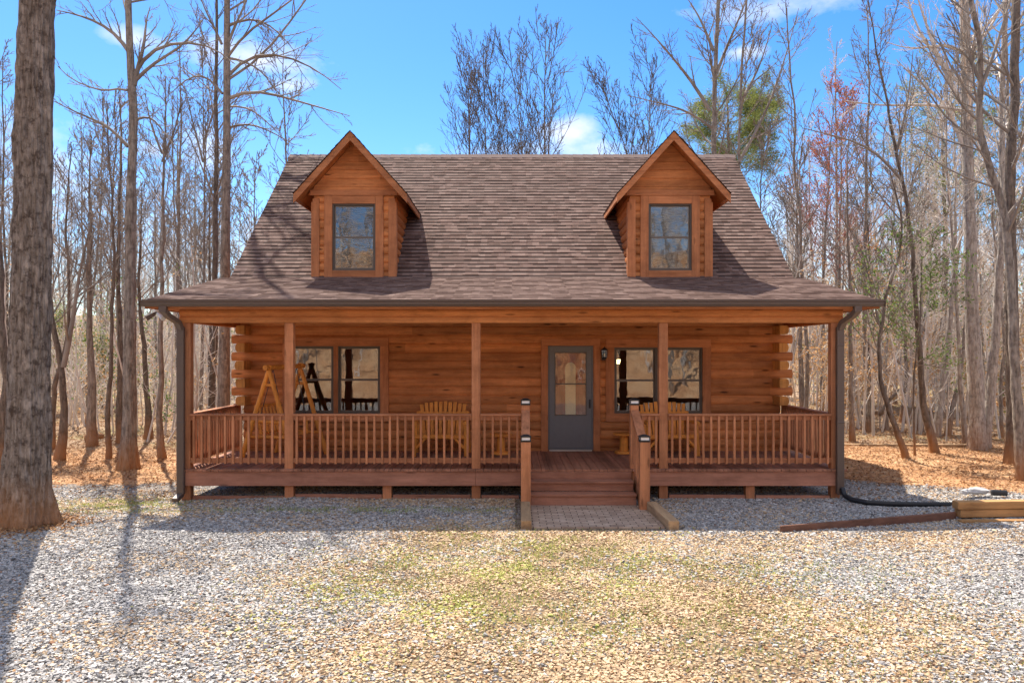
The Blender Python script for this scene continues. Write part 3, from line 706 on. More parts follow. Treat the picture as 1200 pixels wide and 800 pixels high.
d.box(a,gx0,y,y+.035,zb,zt); d.box(gx1,b,y,y+.035,zb,zt); d.box(gx0,gx1,y,y+.035,gz1,zt); d.box(gx0,gx1,y,y+.035,zb,gz0)
do = d.build('storm_door', M['storm'], CB, bevel=.003)
m = MB(); frame_box(m,gx0-.002,gx1+.002,gz0-.002,gz1+.002,.02,y-.006,y+.01); m.box(gx0+.018,gx1-.018,y-.004,y+.012,1.86,1.882); m.build('glazing_bead', M['frame'], do, world=False, bevel=.002)
m = MB(); m.box(gx0,gx1,y+.012,y+.017,gz0,gz1); m.build('pane', M['glass_storm'], do, world=False)
m = MB(); m.box(b-.055,b-.02,y-.012,y,1.38,1.56); m.rod((b-.037,y-.045,1.41),(b-.037,y-.045,1.53),.010); m.rod((b-.037,y,1.41),(b-.037,y-.045,1.41),.007); m.rod((b-.037,y,1.53),(b-.037,y-.045,1.53),.007)
m.build('handle', M['black'], do, world=False, bevel=.002)
m = MB(); m.box(x0+.03,x1-.03,y-.05,y+.03,.522,.55); m.build('threshold', plain('aluminium', (.45,.44,.42), .4, .6), CB)
# inner door with an arched light
m = MB(); yi = WY+.018; cx = (x0+x1)/2-.0; m.box(x0+.01,x1-.01,yi,yi+.045,.53,z1)
for zz in (1.0,): frame_box(m,cx-.28,cx-.05,.68,1.12,.03,yi-.012,yi+.001); frame_box(m,cx+.05,cx+.28,.68,1.12,.03,yi-.012,yi+.001)
idr = m.build('entry_door', M['inner_door'], CB, bevel=.003)
arch = [(cx-.105,1.2),(cx+.105,1.2)]+[(cx+.105*math.cos(t_),2.20+.105*math.sin(t_)) for t_ in [math.pi*k/12 for k in range(13)]]
m = MB(); m.prism(arch, yi-.008, yi-.001); m.build('arched_light', M['curtain'], idr, world=False)
oa = [(cx-.135,1.17),(cx+.135,1.17)]+[(cx+.135*math.cos(t_),2.20+.135*math.sin(t_)) for t_ in [math.pi*k/12 for k in range(13)]]
m = MB(); n_ = len(oa)
m.add([(x_,yi-.016,z_) for x_,z_ in oa]+[(x_,yi-.016,z_) for x_,z_ in arch]+[(x_,yi,z_) for x_,z_ in oa], [(i,(i+1)%n_,n_+(i+1)%n_,n_+i) for i in range(n_)]+[(i,2*n_+i,2*n_+(i+1)%n_,(i+1)%n_) for i in range(n_)])
m.build('arch_moulding', M['inner_door'], idr, world=False)

# ---- dormers
def dormer(cx):
    fy = 15.62; hw = .835; zb = 3.97; ry = 15.2; rhw = 1.11; az = 6.89; ez = 5.66; sl = (az-ez)/rhw
    m = MB()
    wx0,wx1,wz0,wz1 = cx-.435,cx+.435,4.165,5.515
    z = zb
    while z < 5.72:
        segs = [(cx-hw+.02,cx+hw-.02)]
        if z+CH > wz0-.02 and z < wz1+.02: segs = [(cx-hw+.02,wx0-.02),(wx1+.02,cx+hw-.02)]
        for a,b in segs: dlog(m,'x',a,b,fy,1,z,d=.1)
        z += CH
    z = 5.70       # gable boards, each lapping the one below
    while z < az-.2:
        z1 = z+.17; h0 = min(hw+.1,(az-.12-z)/sl); h1 = max(.01,min(hw+.1,(az-.12-z1)/sl))
        m.add([(cx-h0,fy-.035,z),(cx+h0,fy-.035,z),(cx+h1,fy-.012,z1),(cx-h1,fy-.012,z1),(cx-h0,fy+.05,z),(cx+h0,fy+.05,z),(cx+h1,fy+.05,z1),(cx-h1,fy+.05,z1)],
              [(0,1,2,3),(7,6,5,4),(0,4,5,1),(1,5,6,2),(2,6,7,3),(3,7,4,0)]); z = z1
    dm = m.build('dormer', M['log'], CB)
    for s in (-1,1):
        m = MB(); z = zb
        while z < 5.75:
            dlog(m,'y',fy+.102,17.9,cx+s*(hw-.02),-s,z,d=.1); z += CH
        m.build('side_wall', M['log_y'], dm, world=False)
    for s in (-1,1):
        m = MB(); m.box(cx+s*hw,cx+s*(hw-.135),fy-.062,fy-.03,zb,5.62); m.box(cx+s*(hw+.03),cx+s*(hw-.001),fy-.06,fy+.07,zb,5.55)
        m.build('corner_trim', M['trim_z'], dm, world=False, bevel=.004)
        m = MB(); m.box(cx+s*.60,cx+s*.438,fy-.07,fy-.02,4.0,5.68); m.build('window_trim', M['trim_z'], dm, world=False, bevel=.004)
    for nm_,b_ in (('window_trim',(cx-.437,cx+.437,fy-.069,fy-.02,4.0,4.163)),('window_trim',(cx-.437,cx+.437,fy-.069,fy-.02,5.517,5.679)),('frieze_board',(cx-hw-.05,cx+hw+.05,fy-.085,fy-.036,5.682,5.79)),('sill_board',(cx-.62,cx+.62,fy-.085,fy-.0,3.965,3.998))):
        m = MB(); m.box(*b_); m.build(nm_, M['trim_x'], dm, world=False, bevel=.004)
    sash_window(dm,wx0,wx1,wz0,wz1,fy-.035)
    yb = 18.8
    ro = shingles('dormer_roof', [((cx-rhw-.02,yb,ez-.02),(cx-rhw-.02,ry-.03,ez-.02),(cx,ry-.03,az),(cx,yb,az)), ((cx+rhw+.02,ry-.03,ez-.02),(cx+rhw+.02,yb,ez-.02),(cx,yb,az),(cx,ry-.03,az))], parent=None)
    parent_to(ro, dm, False)
    m = MB()
    for s in (-1,1):
        m.add([(cx+s*rhw,ry+.035,ez-.015),(cx,ry+.035,az-.02),(cx,ry+.035,az-.11),(cx+s*rhw,ry+.035,ez-.10),(cx+s*rhw,yb,ez-.015),(cx,yb,az-.02),(cx,yb,az-.11),(cx+s*rhw,yb,ez-.10)],
              [(0,1,2,3),(7,6,5,4),(0,4,5,1),(1,5,6,2),(2,6,7,3),(3,7,4,0)])
    m.build('dormer_soffit', M['ceil'], dm, world=False)
    m = MB()
    for s in (-1,1):
        P = [(cx+s*(rhw+.015),ez-.025),(cx,az-.012),(cx,az-.19),(cx+s*(rhw+.015),ez-.20)]
        if s > 0: P = P[::-1]
        m.prism(P, ry-.005, ry+.034)
        m.box(cx+s*(rhw+.013),cx+s*(rhw-.02),ry+.036,17.4,ez-.14,ez-.03)
    m.build('bargeboard', M['trim_x'], dm, world=False, bevel=.003)
dormer(-3.205); dormer(3.205)

# ================================================================ fittings and furniture
def at(x,y,z): return (x,y,z)
e = empty('wall_lantern', (1.85,WY-.04,2.35), 'black carriage lantern on the log wall between the storm door and window', 'wall light')
m = MB(); m.box(-.045,.045,-.02,.0,.0,.2); m.tube([(0,-.01,.04),(0,-.06,.0),(0,-.11,.04)],.008); m.rod((0,-.11,.04),(0,-.11,.06),.045,.055,8); 
for k in range(6):
    a = math.pi*k/3; m.rod((.052*math.cos(a),-.11+.052*math.sin(a),.06),(.065*math.cos(a),-.11+.065*math.sin(a),.2),.005,k=5)
m.rod((0,-.11,.2),(0,-.11,.245),.08,.03,6); m.rod((0,-.11,.245),(0,-.11,.27),.018,.004,8); m.build('lantern_frame', M['black'], e, world=False)
m = MB(); m.rod((0,-.11,.061),(0,-.11,.199),.048,.06,6); m.build('lantern_glass', M['lamp_glass'], e, world=False)
m = MB(); m.rod((0,-.11,.07),(0,-.11,.14),.016,.012,8); m.build('bulb', M['curtain'], e, world=False)
e = empty('flood_light', (-5.98,12.95,3.2), 'twin headed security light under the left end of the porch eave', 'flood light')
m = MB(); m.rod((0,0,.022),(0,0,-.02),.055,.05,14); m.build('base', M['white'], e, world=False)
for s in (-1,1):
    m = MB(); m.tube([(0,0,-.02),(s*.04,-.03,-.06)],.012); m.rod((s*.03,-.02,-.05),(s*.15,-.09,-.13),.03,.055,12)
    h = m.build('lamp_head', M['gutter'] if s < 0 else M['white'], e, world=False)
e = empty('pendant_lamp', (2.33,16.9,2.30), 'lit pendant lamp hanging inside behind the window right of the door', 'pendant lamp')
m = MB(); m.rod((0,0,.14),(0,0,.9),.008); m.rod((0,0,.06),(0,0,.14),.11,.03,14); m.build('shade', M['brass'], e, world=False)
m = MB(); m.rod((0,0,-.04),(0,0,.055),.04,.06,12); m.build('bulb', M['bulb'], e, world=False, smooth=True)

def bench(loc, rz, label):
    e = empty('porch_bench', loc, label, 'bench', 'pine benches on the porch', rz)
    hwid = .47
    m = MB()
    for k in range(10):        # fanned back slats, the middle ones tallest
        u = (k-4.5)/4.5; x0 = u*.36; x1 = u*.43; h = 1.0-.05*u*u+(.012 if k % 2 else 0)
        m.beam((x0,.20,.36),(x1,.34,h),.018,.068,(0,1,0)) if False else m.add([(x0-.032,.19,.36),(x0+.032,.19,.36),(x1+.036,.335,h),(x1-.036,.335,h),(x0-.032,.21,.36),(x0+.032,.21,.36),(x1+.036,.355,h),(x1-.036,.355,h)],[(0,1,2,3),(7,6,5,4),(0,4,5,1),(1,5,6,2),(2,6,7,3),(3,7,4,0)])
    m.build('backrest', M['pine'], e, world=False, bevel=.006)
    m = MB()
    for k in range(5): m.beam((-hwid,-.27+k*.095,.40-.012*k),(hwid,-.27+k*.095,.40-.012*k),.082,.022)
    m.build('seat', M['pine_x'], e, world=False, bevel=.004)
    m = MB(); m.rod((-hwid-.02,-.30,.36),(hwid+.02,-.30,.36),.035); m.rod((-hwid-.02,.18,.33),(hwid+.02,.18,.33),.03); m.rod((-hwid-.05,.32,.78),(hwid+.05,.32,.78),.032); m.rod((-hwid,-.27,.16),(-hwid,.25,.14),.025); m.rod((hwid,-.27,.16),(hwid,.25,.14),.025)
    m.build('frame', M['pine_x'], e, world=False)
    for s in (-1,1):
        m = MB(); m.rod((s*(hwid+.03),-.31,0),(s*(hwid+.0),-.28,.62),.042,.036); m.build('leg', M['pine'], e, world=False)
        m = MB(); m.rod((s*(hwid+.05),.30,0),(s*(hwid+.0),.33,.82),.040,.034); m.build('leg', M['pine'], e, world=False)
        m = MB(); m.rod((s*(hwid+.01),-.36,.63),(s*(hwid+.01),.36,.65),.042,.036); m.build('armrest', M['pine_x'], e, world=False)
        m = MB(); m.rod((s*(hwid+.02),-.30,.12),(s*(hwid-.20),-.30,.35),.026); m.build('brace', M['pine_x'], e, world=False)
bench((-1.37,14.95,.522), 0, 'fan backed pine bench in the middle of the porch left of the door')
bench((3.03,14.95,.522), math.radians(6), 'fan backed pine bench under the window right of the door')
def side_table(loc, label):
    e = empty('side_table', loc, label, 'side table', 'small log side tables on the porch')
    m = MB(); m.rod((0,0,.36),(0,0,.40),.215,.215,22); m.build('table_top', M['pine_x'], e, world=False, bevel=.006)
    m = MB(); m.rod((0,0,.05),(0,0,.36),.085,.078,12); m.build('pedestal', M['pine'], e, world=False, smooth=False)
    m = MB(); m.rod((0,0,.0),(0,0,.05),.19,.18,18); m.build('base', M['pine_x'], e, world=False, bevel=.006)
side_table((-.22,15.0,.522), 'round log side table behind the railing left of the porch steps')
side_table((2.20,15.1,.522), 'round log side table between the door and the window bench')
# log A-frame swing
A1 = Vector((-4.45,14.05,2.22)); A2 = Vector((-4.16,15.10,2.24)); bd = (A2-A1).normalized(); pd = Vector((bd.y,-bd.x,0)).normalized()
base = (A1+A2)/2; base.z = .522
e = empty('porch_swing', base, 'pine log A-frame swing at the left end of the porch', 'swing')
m = MB(); m.rod(A1-bd*.12,A2+bd*.12,.05,.045,12); m.build('top_beam', M['pine_x'], e)
for A in (A1,A2):
    for s in (-1,1):
        ft = A + pd*s*.56 + bd*(-.03 if A is A1 else .03); ft.z = .522
        m = MB(); m.rod(ft, A+Vector((0,0,.05))-pd*s*.03, .05,.038,12); m.build('leg', M['pine'], e)
    m = MB(); c_ = Vector((A.x,A.y,.95)); m.rod(c_-pd*.42,c_+pd*.42,.032); m.build('crosspiece', M['pine_x'], e)
    m = MB(); c_ = Vector((A.x,A.y,1.9)); m.rod(c_-pd*.14,c_+pd*.14,.03); m.build('crosspiece', M['pine_x'], e)
S1 = A1+bd*.14; S2 = A2-bd*.14
m = MB()
for k in range(6):
    o_ = pd*(-.22+k*.085); m.beam(S1+o_+Vector((0,0,.95-S1.z)),S2+o_+Vector((0,0,.95-S2.z)),.07,.02)
m.build('seat', M['pine_x'], e, bevel=.003)
m = MB(); bk = -pd*.25
for k in range(8):
    f0 = k/7; c_ = S1.lerp(S2,f0)+bk; m.beam((c_.x,c_.y,.97),(c_.x-pd.x*.12,c_.y-pd.y*.12,1.50),.045,.014,(bd.x,bd.y,0))
for zz in (1.0,1.25,1.5): q = bk - pd*(.12*(zz-.97)/.53) - pd*.015; m.rod((S1+q).xy.to_3d()+Vector((0,0,zz)),(S2+q).xy.to_3d()+Vector((0,0,zz)),.022)
m.build('backrest', M['pine'], e)
for P_ in (S1,S2):
    m = MB(); c_ = P_.xy.to_3d(); m.rod(c_-pd*.36+Vector((0,0,1.22)),c_+pd*.26+Vector((0,0,1.20)),.03); m.rod(c_+pd*.22+Vector((0,0,.93)),c_+pd*.22+Vector((0,0,1.2)),.026); m.build('armrest', M['pine_x'], e)
    m = MB()
    for q in (-.3,.22): m.rod(c_+pd*q+Vector((0,0,1.2)), Vector((P_.x,P_.y,2.2)), .007, k=6)
    m.build('chain', M['black'], e)

# ---- path, timbers, edging
m = MB(); m.box(.27,2.16,10.86,12.44,-.03,.022); p_ = m.build('path', M['paver']); tag(p_, kind='structure')
def tim(name, label, cat, a, b, w_, h_, mat, group=None):
    a = Vector(a); b = Vector(b); m = MB(); d_ = b-a; n_ = 12
    m.beam(a,b,w_,h_); o = m.build(name, mat, bevel=.012); tag(o, label, cat, group); return o
tim('path_timber','weathered square timber edging the left of the paver path','timber',(.20,10.78,.055),(.21,12.05,.085),.15,.15,M['timber'])
tim('path_timber','weathered square timber edging the right of the paver path','timber',(2.27,10.76,.055),(2.19,12.05,.085),.155,.15,M['timber'])
tim('edging_board','dark brown board edging the shaded gravel right of the steps','board',(3.71,10.62,.025),(6.58,11.40,.06),.045,.14,M['board'])
tim('retaining_timber','upper timber of the low wall at the right edge','timber',(6.56,11.37,.235),(9.8,11.50,.255),.16,.115,M['timber_x'])
tim('retaining_timber','darker lower timber of the low wall at the right edge','timber',(6.60,11.38,.115),(9.8,11.51,.135),.15,.115,M['timber_x'])
tim('ground_plank','pale weathered plank on the gravel before the low timber wall','plank',(6.50,11.16,.035),(9.6,11.02,.075),.12,.05,M['timber_x'])
tim('edging_log','long grey log bordering the clay yard at the forest edge','log',(8.3,19.6,.12),(12.1,19.4,.13),.16,.14,M['timber'])
# corrugated drain pipe
pts = [Vector(p) for p in ((5.56,12.93,.22),(5.57,12.86,.10),(5.62,12.72,.065),(5.78,12.5,.055),(6.1,12.38,.055),(6.6,12.3,.06),(7.15,12.24,.07))]
m = MB(); L_ = []
for a,b in zip(pts[:-1],pts[1:]):
    n_ = max(2,int((b-a).length/.014)); L_ += [a.lerp(b,i/n_) for i in range(n_)]
k_ = 12; vs=[]; 
for i,p in enumerate(L_):
    d_ = (L_[min(i+2,len(L_)-1)]-L_[max(i-2,0)]).normalized(); u_ = d_.cross(Vector((0,.1,1))).normalized(); w_ = d_.cross(u_); r_ = .046 if i % 2 else .037
    vs += [p+(u_*math.cos(2*math.pi*j/k_)+w_*math.sin(2*math.pi*j/k_))*r_ for j in range(k_)]
m.add(vs,[(i*k_+j,i*k_+(j+1)%k_,(i+1)*k_+(j+1)%k_,(i+1)*k_+j) for i in range(len(L_)-1) for j in range(k_)])
tag(m.build('drain_pipe', M['pipe'], smooth=True), 'black corrugated drain pipe running along the gravel from the right downspout', 'pipe')
def rock(loc, r, label, seed):
    me = bpy.data.meshes.new('rock'); import bmesh; bm = bmesh.new(); bmesh.ops.create_icosphere(bm, subdivisions=3, radius=1); q = random.Random(seed)
    ph = [q.uniform(0,6) for _ in range(6)]
    for v in bm.verts:
        c = v.co; k = 1+.16*math.sin(3*c.x+ph[0])*math.cos(2.6*c.y+ph[1])+.08*math.sin(7*c.z+ph[2]+3*c.x)+.05*math.sin(11*c.y+ph[3])
        v.co = Vector((c.x*r[0]*k, c.y*r[1]*k, c.z*r[2]*k))
    bm.to_mesh(me); bm.free(); me.materials.append(M['rock']); o = bpy.data.objects.new('rock', me); COL.objects.link(o); o.location = loc; tag(o, label, 'rock')
rock((7.72,12.75,.20),(.20,.1,.06),'pale flat rock on the clay behind the low timber wall',1)
rock((7.50,12.72,.19),(.07,.06,.05),'small grey rock left of the pale flat rock',2)
m = MB(); m.rod((7.90,12.66,.19),(8.12,12.60,.19),.05,.048,14); tag(m.build('pipe_end', M['pipe'], bevel=.004), 'short black pipe stub beside the pale flat rock', 'pipe')
# ================================================================ trees
def nrm(a): return a/np.maximum(np.linalg.norm(a, axis=-1, keepdims=True), 1e-9)
def spawn(P, R, n, tlo, thi, npts, lenf, ang, up, jit, rf, rmin, rng, lmax=None, taper=.25, topf=.72):
    N, m, _ = P.shape
    t_ = tlo + (thi-tlo)*(np.arange(n)[None]+rng.random((N,n)))/n
    f = np.clip(t_*(m-1), 0, m-1.001); i = f.astype(int); a = (f-i)[...,None]; I = np.arange(N)[:,None]
    st = P[I,i]*(1-a)+P[I,i+1]*a; tg = nrm(P[I,i+1]-P[I,i]); r = R[I,i]*(1-a[...,0])+R[I,i+1]*a[...,0]
    pl = np.linalg.norm(np.diff(P,axis=1),axis=2).sum(1)[:,None]
    L = lenf*pl*(1.05-topf*(t_-tlo)/(thi-tlo+1e-6))*rng.uniform(.55,1.25,(N,n))
    if lmax: L = np.minimum(L, lmax*rng.uniform(.7,1.1,(N,n)))
    u = nrm(np.cross(tg, rng.normal(size=(N,n,3)))); an = (ang*rng.uniform(.7,1.3,(N,n)))[...,None]
    d = nrm(tg*np.cos(an)+u*np.sin(an)); st = st.reshape(-1,3); d = d.reshape(-1,3); L = L.ravel(); r = r.ravel()
    out = [st]; p = st; step = (L/(npts-1))[:,None]
    for k in range(npts-1):
        p = p+d*step; out.append(p); d = nrm(d+np.array([0,0,up])+rng.normal(size=d.shape)*jit)
    r0 = np.maximum(r*rf*rng.uniform(.75,1.1,len(r)), rmin)
    RR = np.maximum(r0[:,None]*np.linspace(1,taper,npts)[None], rmin*.75)
    return np.stack(out,1), RR
def tubes(sets):
    Vs, Fs, b = [], [], 0
    for P, R, k in sets:
        N, n, _ = P.shape
        T = np.empty_like(P); T[:,1:-1] = P[:,2:]-P[:,:-2]; T[:,0] = P[:,1]-P[:,0]; T[:,-1] = P[:,-1]-P[:,-2]; T = nrm(T)
        d = nrm(P[:,-1]-P[:,0]); ref = np.zeros((N,3)); ref[np.arange(N), np.argmin(np.abs(d),1)] = 1
        u = nrm(np.cross(T, ref[:,None,:])); w_ = np.cross(T, u)
        th = 2*np.pi*np.arange(k)/k
        V = P[:,:,None,:] + R[:,:,None,None]*(u[:,:,None,:]*np.cos(th)[:,None]+w_[:,:,None,:]*np.sin(th)[:,None])
        Vs.append(V.reshape(-1,3))
        base = b+np.arange(N)[:,None,None]*n*k; i = np.arange(n-1)[None,:,None]*k; j = np.arange(k)[None,None,:]; j1 = (j+1)%k
        Fs.append(np.stack([base+i+j, base+i+j1, base+i+k+j1, base+i+k+j],-1).reshape(-1,4)); b += N*n*k
    return np.concatenate(Vs), np.concatenate(Fs)
def smooth_path(pts, n=24):
    pts = np.array(pts, float); s = np.r_[0, np.cumsum(np.linalg.norm(np.diff(pts,axis=0),axis=1))]; q = np.linspace(0, s[-1], n)
    P = np.stack([np.interp(q, s, pts[:,k]) for k in range(3)],1)
    for _ in range(2): P[1:-1] = .25*P[:-2]+.5*P[1:-1]+.25*P[2:]
    return P
def make_crown(P, R, rng, t0=.4, n1=22, lenf=.28, ang=.85, up=.10, rmin=.006, dens=1., lmax=None, levels=3, extra=None, topf=.72, jt=.7):
    P = P[None]; R = R[None]
    P1,R1 = spawn(P,R,n1,t0,.985,8,lenf,ang,up,.10*jt,.42,rmin*1.7,rng,lmax,topf=topf)
    if extra is not None:
        P1 = np.concatenate([P1,extra[0]]); R1 = np.concatenate([R1,extra[1]])
    sets = [(P1,R1,5)]
    P2,R2 = spawn(P1,R1,int(7*dens)+1,.15,.98,5,.42,.65,up*.8,.13*jt,.55,rmin*1.2,rng); sets.append((P2,R2,4))
    tips = P2
    if levels >= 3:
        P3,R3 = spawn(P2,R2,int(5*dens)+1,.12,.98,4,.48,.6,up*.8,.16*jt,.6,rmin,rng); sets.append((P3,R3,3)); tips = P3
    if levels >= 4:
        P4,R4 = spawn(P3,R3,2,.2,.98,3,.5,.6,up*.6,.18*jt,.7,rmin*.85,rng); sets.append((P4,R4,3)); tips = P4
    return sets, tips
def tree(name, label, cat, trunk, r0, r1, bark_m, twig_m, seed=0, group=None, base=None, extra=None, leaves=None, flare=1.5, crown=None, sides=12, burl=.05, wob=0, pw=.7, ridge=0):
    """trunk: list of world points from ground up"""
    rng = np.random.default_rng(seed); b = Vector(trunk[0]); e = empty(name, b, label, cat, group)
    P = smooth_path(np.array([list(p) for p in trunk])-np.array(b), 36)
    if ridge: q_ = np.linspace(0,1,36); qq = np.linspace(0,1,420)**1.25; P = np.stack([np.interp(qq,q_,P[:,k]) for k in range(3)],1)
    s = np.r_[0, np.cumsum(np.linalg.norm(np.diff(P,axis=0),axis=1))]; f = s/s[-1]
    if wob: P[1:,:2] += (rng.normal(size=(35,2)).cumsum(0)*wob*.02)
    R = r0+(r1-r0)*f**pw; R = R*(1+(flare-1)*np.exp(-s/(r0*2.2+.08)))*(1+burl*np.sin(s*2.3+seed)+burl*.5*np.sin(s*5.1)); 
    P[0,2] -= .15
    V, Fc = tubes([(P[None],R[None],sides)])
    th = np.arctan2(V[:,1]-np.repeat(P[:,1],sides), V[:,0]-np.repeat(P[:,0],sides)); c = np.repeat(P,sides,0); fl = np.repeat(np.exp(-s/(r0*1.6+.06)),sides)
    V = c+(V-c)*(1+.16*fl*np.sin(th*5+seed)+.025*np.sin(th*7+V[:,2]*1.3))[:,None]
    if ridge:
        from mathutils import noise as NZ
        for q in range(len(V)):
            tq = th[q]; z = V[q,2]
            if z > 9: break
            rr_ = abs(NZ.noise((math.cos(tq)*5.5, math.sin(tq)*5.5, z*1.1)))*1.6 + NZ.noise((math.cos(tq)*13, math.sin(tq)*13, z*5))*.5 + .6*abs(NZ.noise((math.cos(tq)*9+7, math.sin(tq)*9, z*2.2)))
            V[q] = c[q]+(V[q]-c[q])*(1+ridge*(rr_-.5))
    nmesh('trunk', V, Fc, bark_m, e, smooth=True)
    if ridge: P = P[::12]; R = R[::12]
    kw = dict(t0=.4, n1=22, lenf=.26, ang=.85, up=.1, rmin=.006, dens=1., levels=3); kw.update(crown or {})
    ex = None
    if extra:
        EP = np.stack([smooth_path(np.array([list(q) for q in p])-np.array(b), 8) for p,_ in extra]); ER = np.stack([np.linspace(r,.009,8) for _,r in extra]); ex = (EP,ER)
    sets, tips = make_crown(P, R, rng, extra=ex, **kw)
    V, Fc = tubes(sets); cr = nmesh('crown', V, Fc, twig_m, e, smooth=True)
    if leaves:
        m_, cnt, size, spread, asp = leaves[:5]
        if len(leaves) > 5: kk = (tips[:,0,2] < leaves[5]) & (tips[:,0,2] > leaves[6]); tips = tips[kk] if kk.any() else tips
        q = tips.reshape(-1,3); q = q[rng.integers(0,len(q),cnt)]+rng.normal(size=(cnt,3))*spread
        V, Fc = quads(q, size, size*asp, rng); nmesh('foliage', V, Fc, m_, e)
    return e
def wp(D, *pp): return [W(px,py,D) for px,py in pp]
def gp(px, D):  # ground point under photo column px at depth D
    x = (px-600)/F*D; return Vector((x, D, float(hgt(x,D))))

# ---- left foreground trees, each after its own silhouette
D=10.9
tree('forest_tree','massive grey barked tree at the left edge with flared base','tree',[gp(31,D)]+wp(D,(34,480),(36,350),(39,200),(43,0))+[Vector((-6.6,D,9)),Vector((-6.5,D,16))],.262,.165,M['bark_big'],M['twig'],1,flare=1.42,burl=.015,sides=150,ridge=.16,pw=.9,crown=dict(t0=.72,n1=14))
D=16.5
ex=[(wp(D,(157,88),(166,62),(190,50),(228,48),(256,54),(275,75)),.05),(wp(D,(157,100),(162,75),(172,45),(168,25),(176,8)),.06),(wp(D,(152,62),(140,42),(120,28),(95,18),(66,12)),.05),
    (wp(D,(149,106),(132,96),(128,116),(112,102),(78,95),(68,78)),.025),(wp(D,(150,172),(132,150),(110,140),(80,128),(62,118)),.04),(wp(D,(160,140),(176,134),(188,150),(204,170)),.03),
    (wp(D,(158,95),(180,72),(205,62),(228,40),(240,20)),.045)]
tree('forest_tree','tall kinked grey tree left of the porch with arching upper limbs','tree',[gp(151,D)]+wp(D,(152,500),(152,400),(152,320),(153,250),(154,190),(159,150),(155,110),(152,60),(150,0))+[W(148,-150,D),W(150,-420,D)],.165,.03,M['bark'],M['twig'],2,extra=ex,flare=1.35,burl=.03,sides=70,ridge=.13,pw=.55,crown=dict(t0=.62,n1=16))
D=21
ex=[(wp(D,(266,90),(280,68),(310,58),(345,68),(380,85),(400,105)),.05),(wp(D,(266,116),(285,102),(320,110),(360,122),(410,136)),.055),(wp(D,(266,150),(290,143),(320,155),(345,170)),.035),
    (wp(D,(266,125),(290,124),(310,140),(330,160)),.03),(wp(D,(260,52),(250,30),(238,8),(230,-20)),.04),(wp(D,(264,60),(275,30),(290,0),(300,-30)),.05),(wp(D,(266,68),(285,70),(310,85),(325,110)),.04),
    (wp(D,(261,110),(240,85),(220,90),(200,110)),.04),(wp(D,(266,30),(300,18),(330,40),(345,60)),.04)]
tree('forest_tree','straight tall tree behind the left porch corner with long drooping limbs','tree',[gp(262,D)]+wp(D,(263,400),(265,250),(266,120),(266,0))+[W(267,-160,D),W(268,-330,D)],.18,.04,M['bark'],M['twig'],3,extra=ex,burl=.02,crown=dict(t0=.5,n1=18))
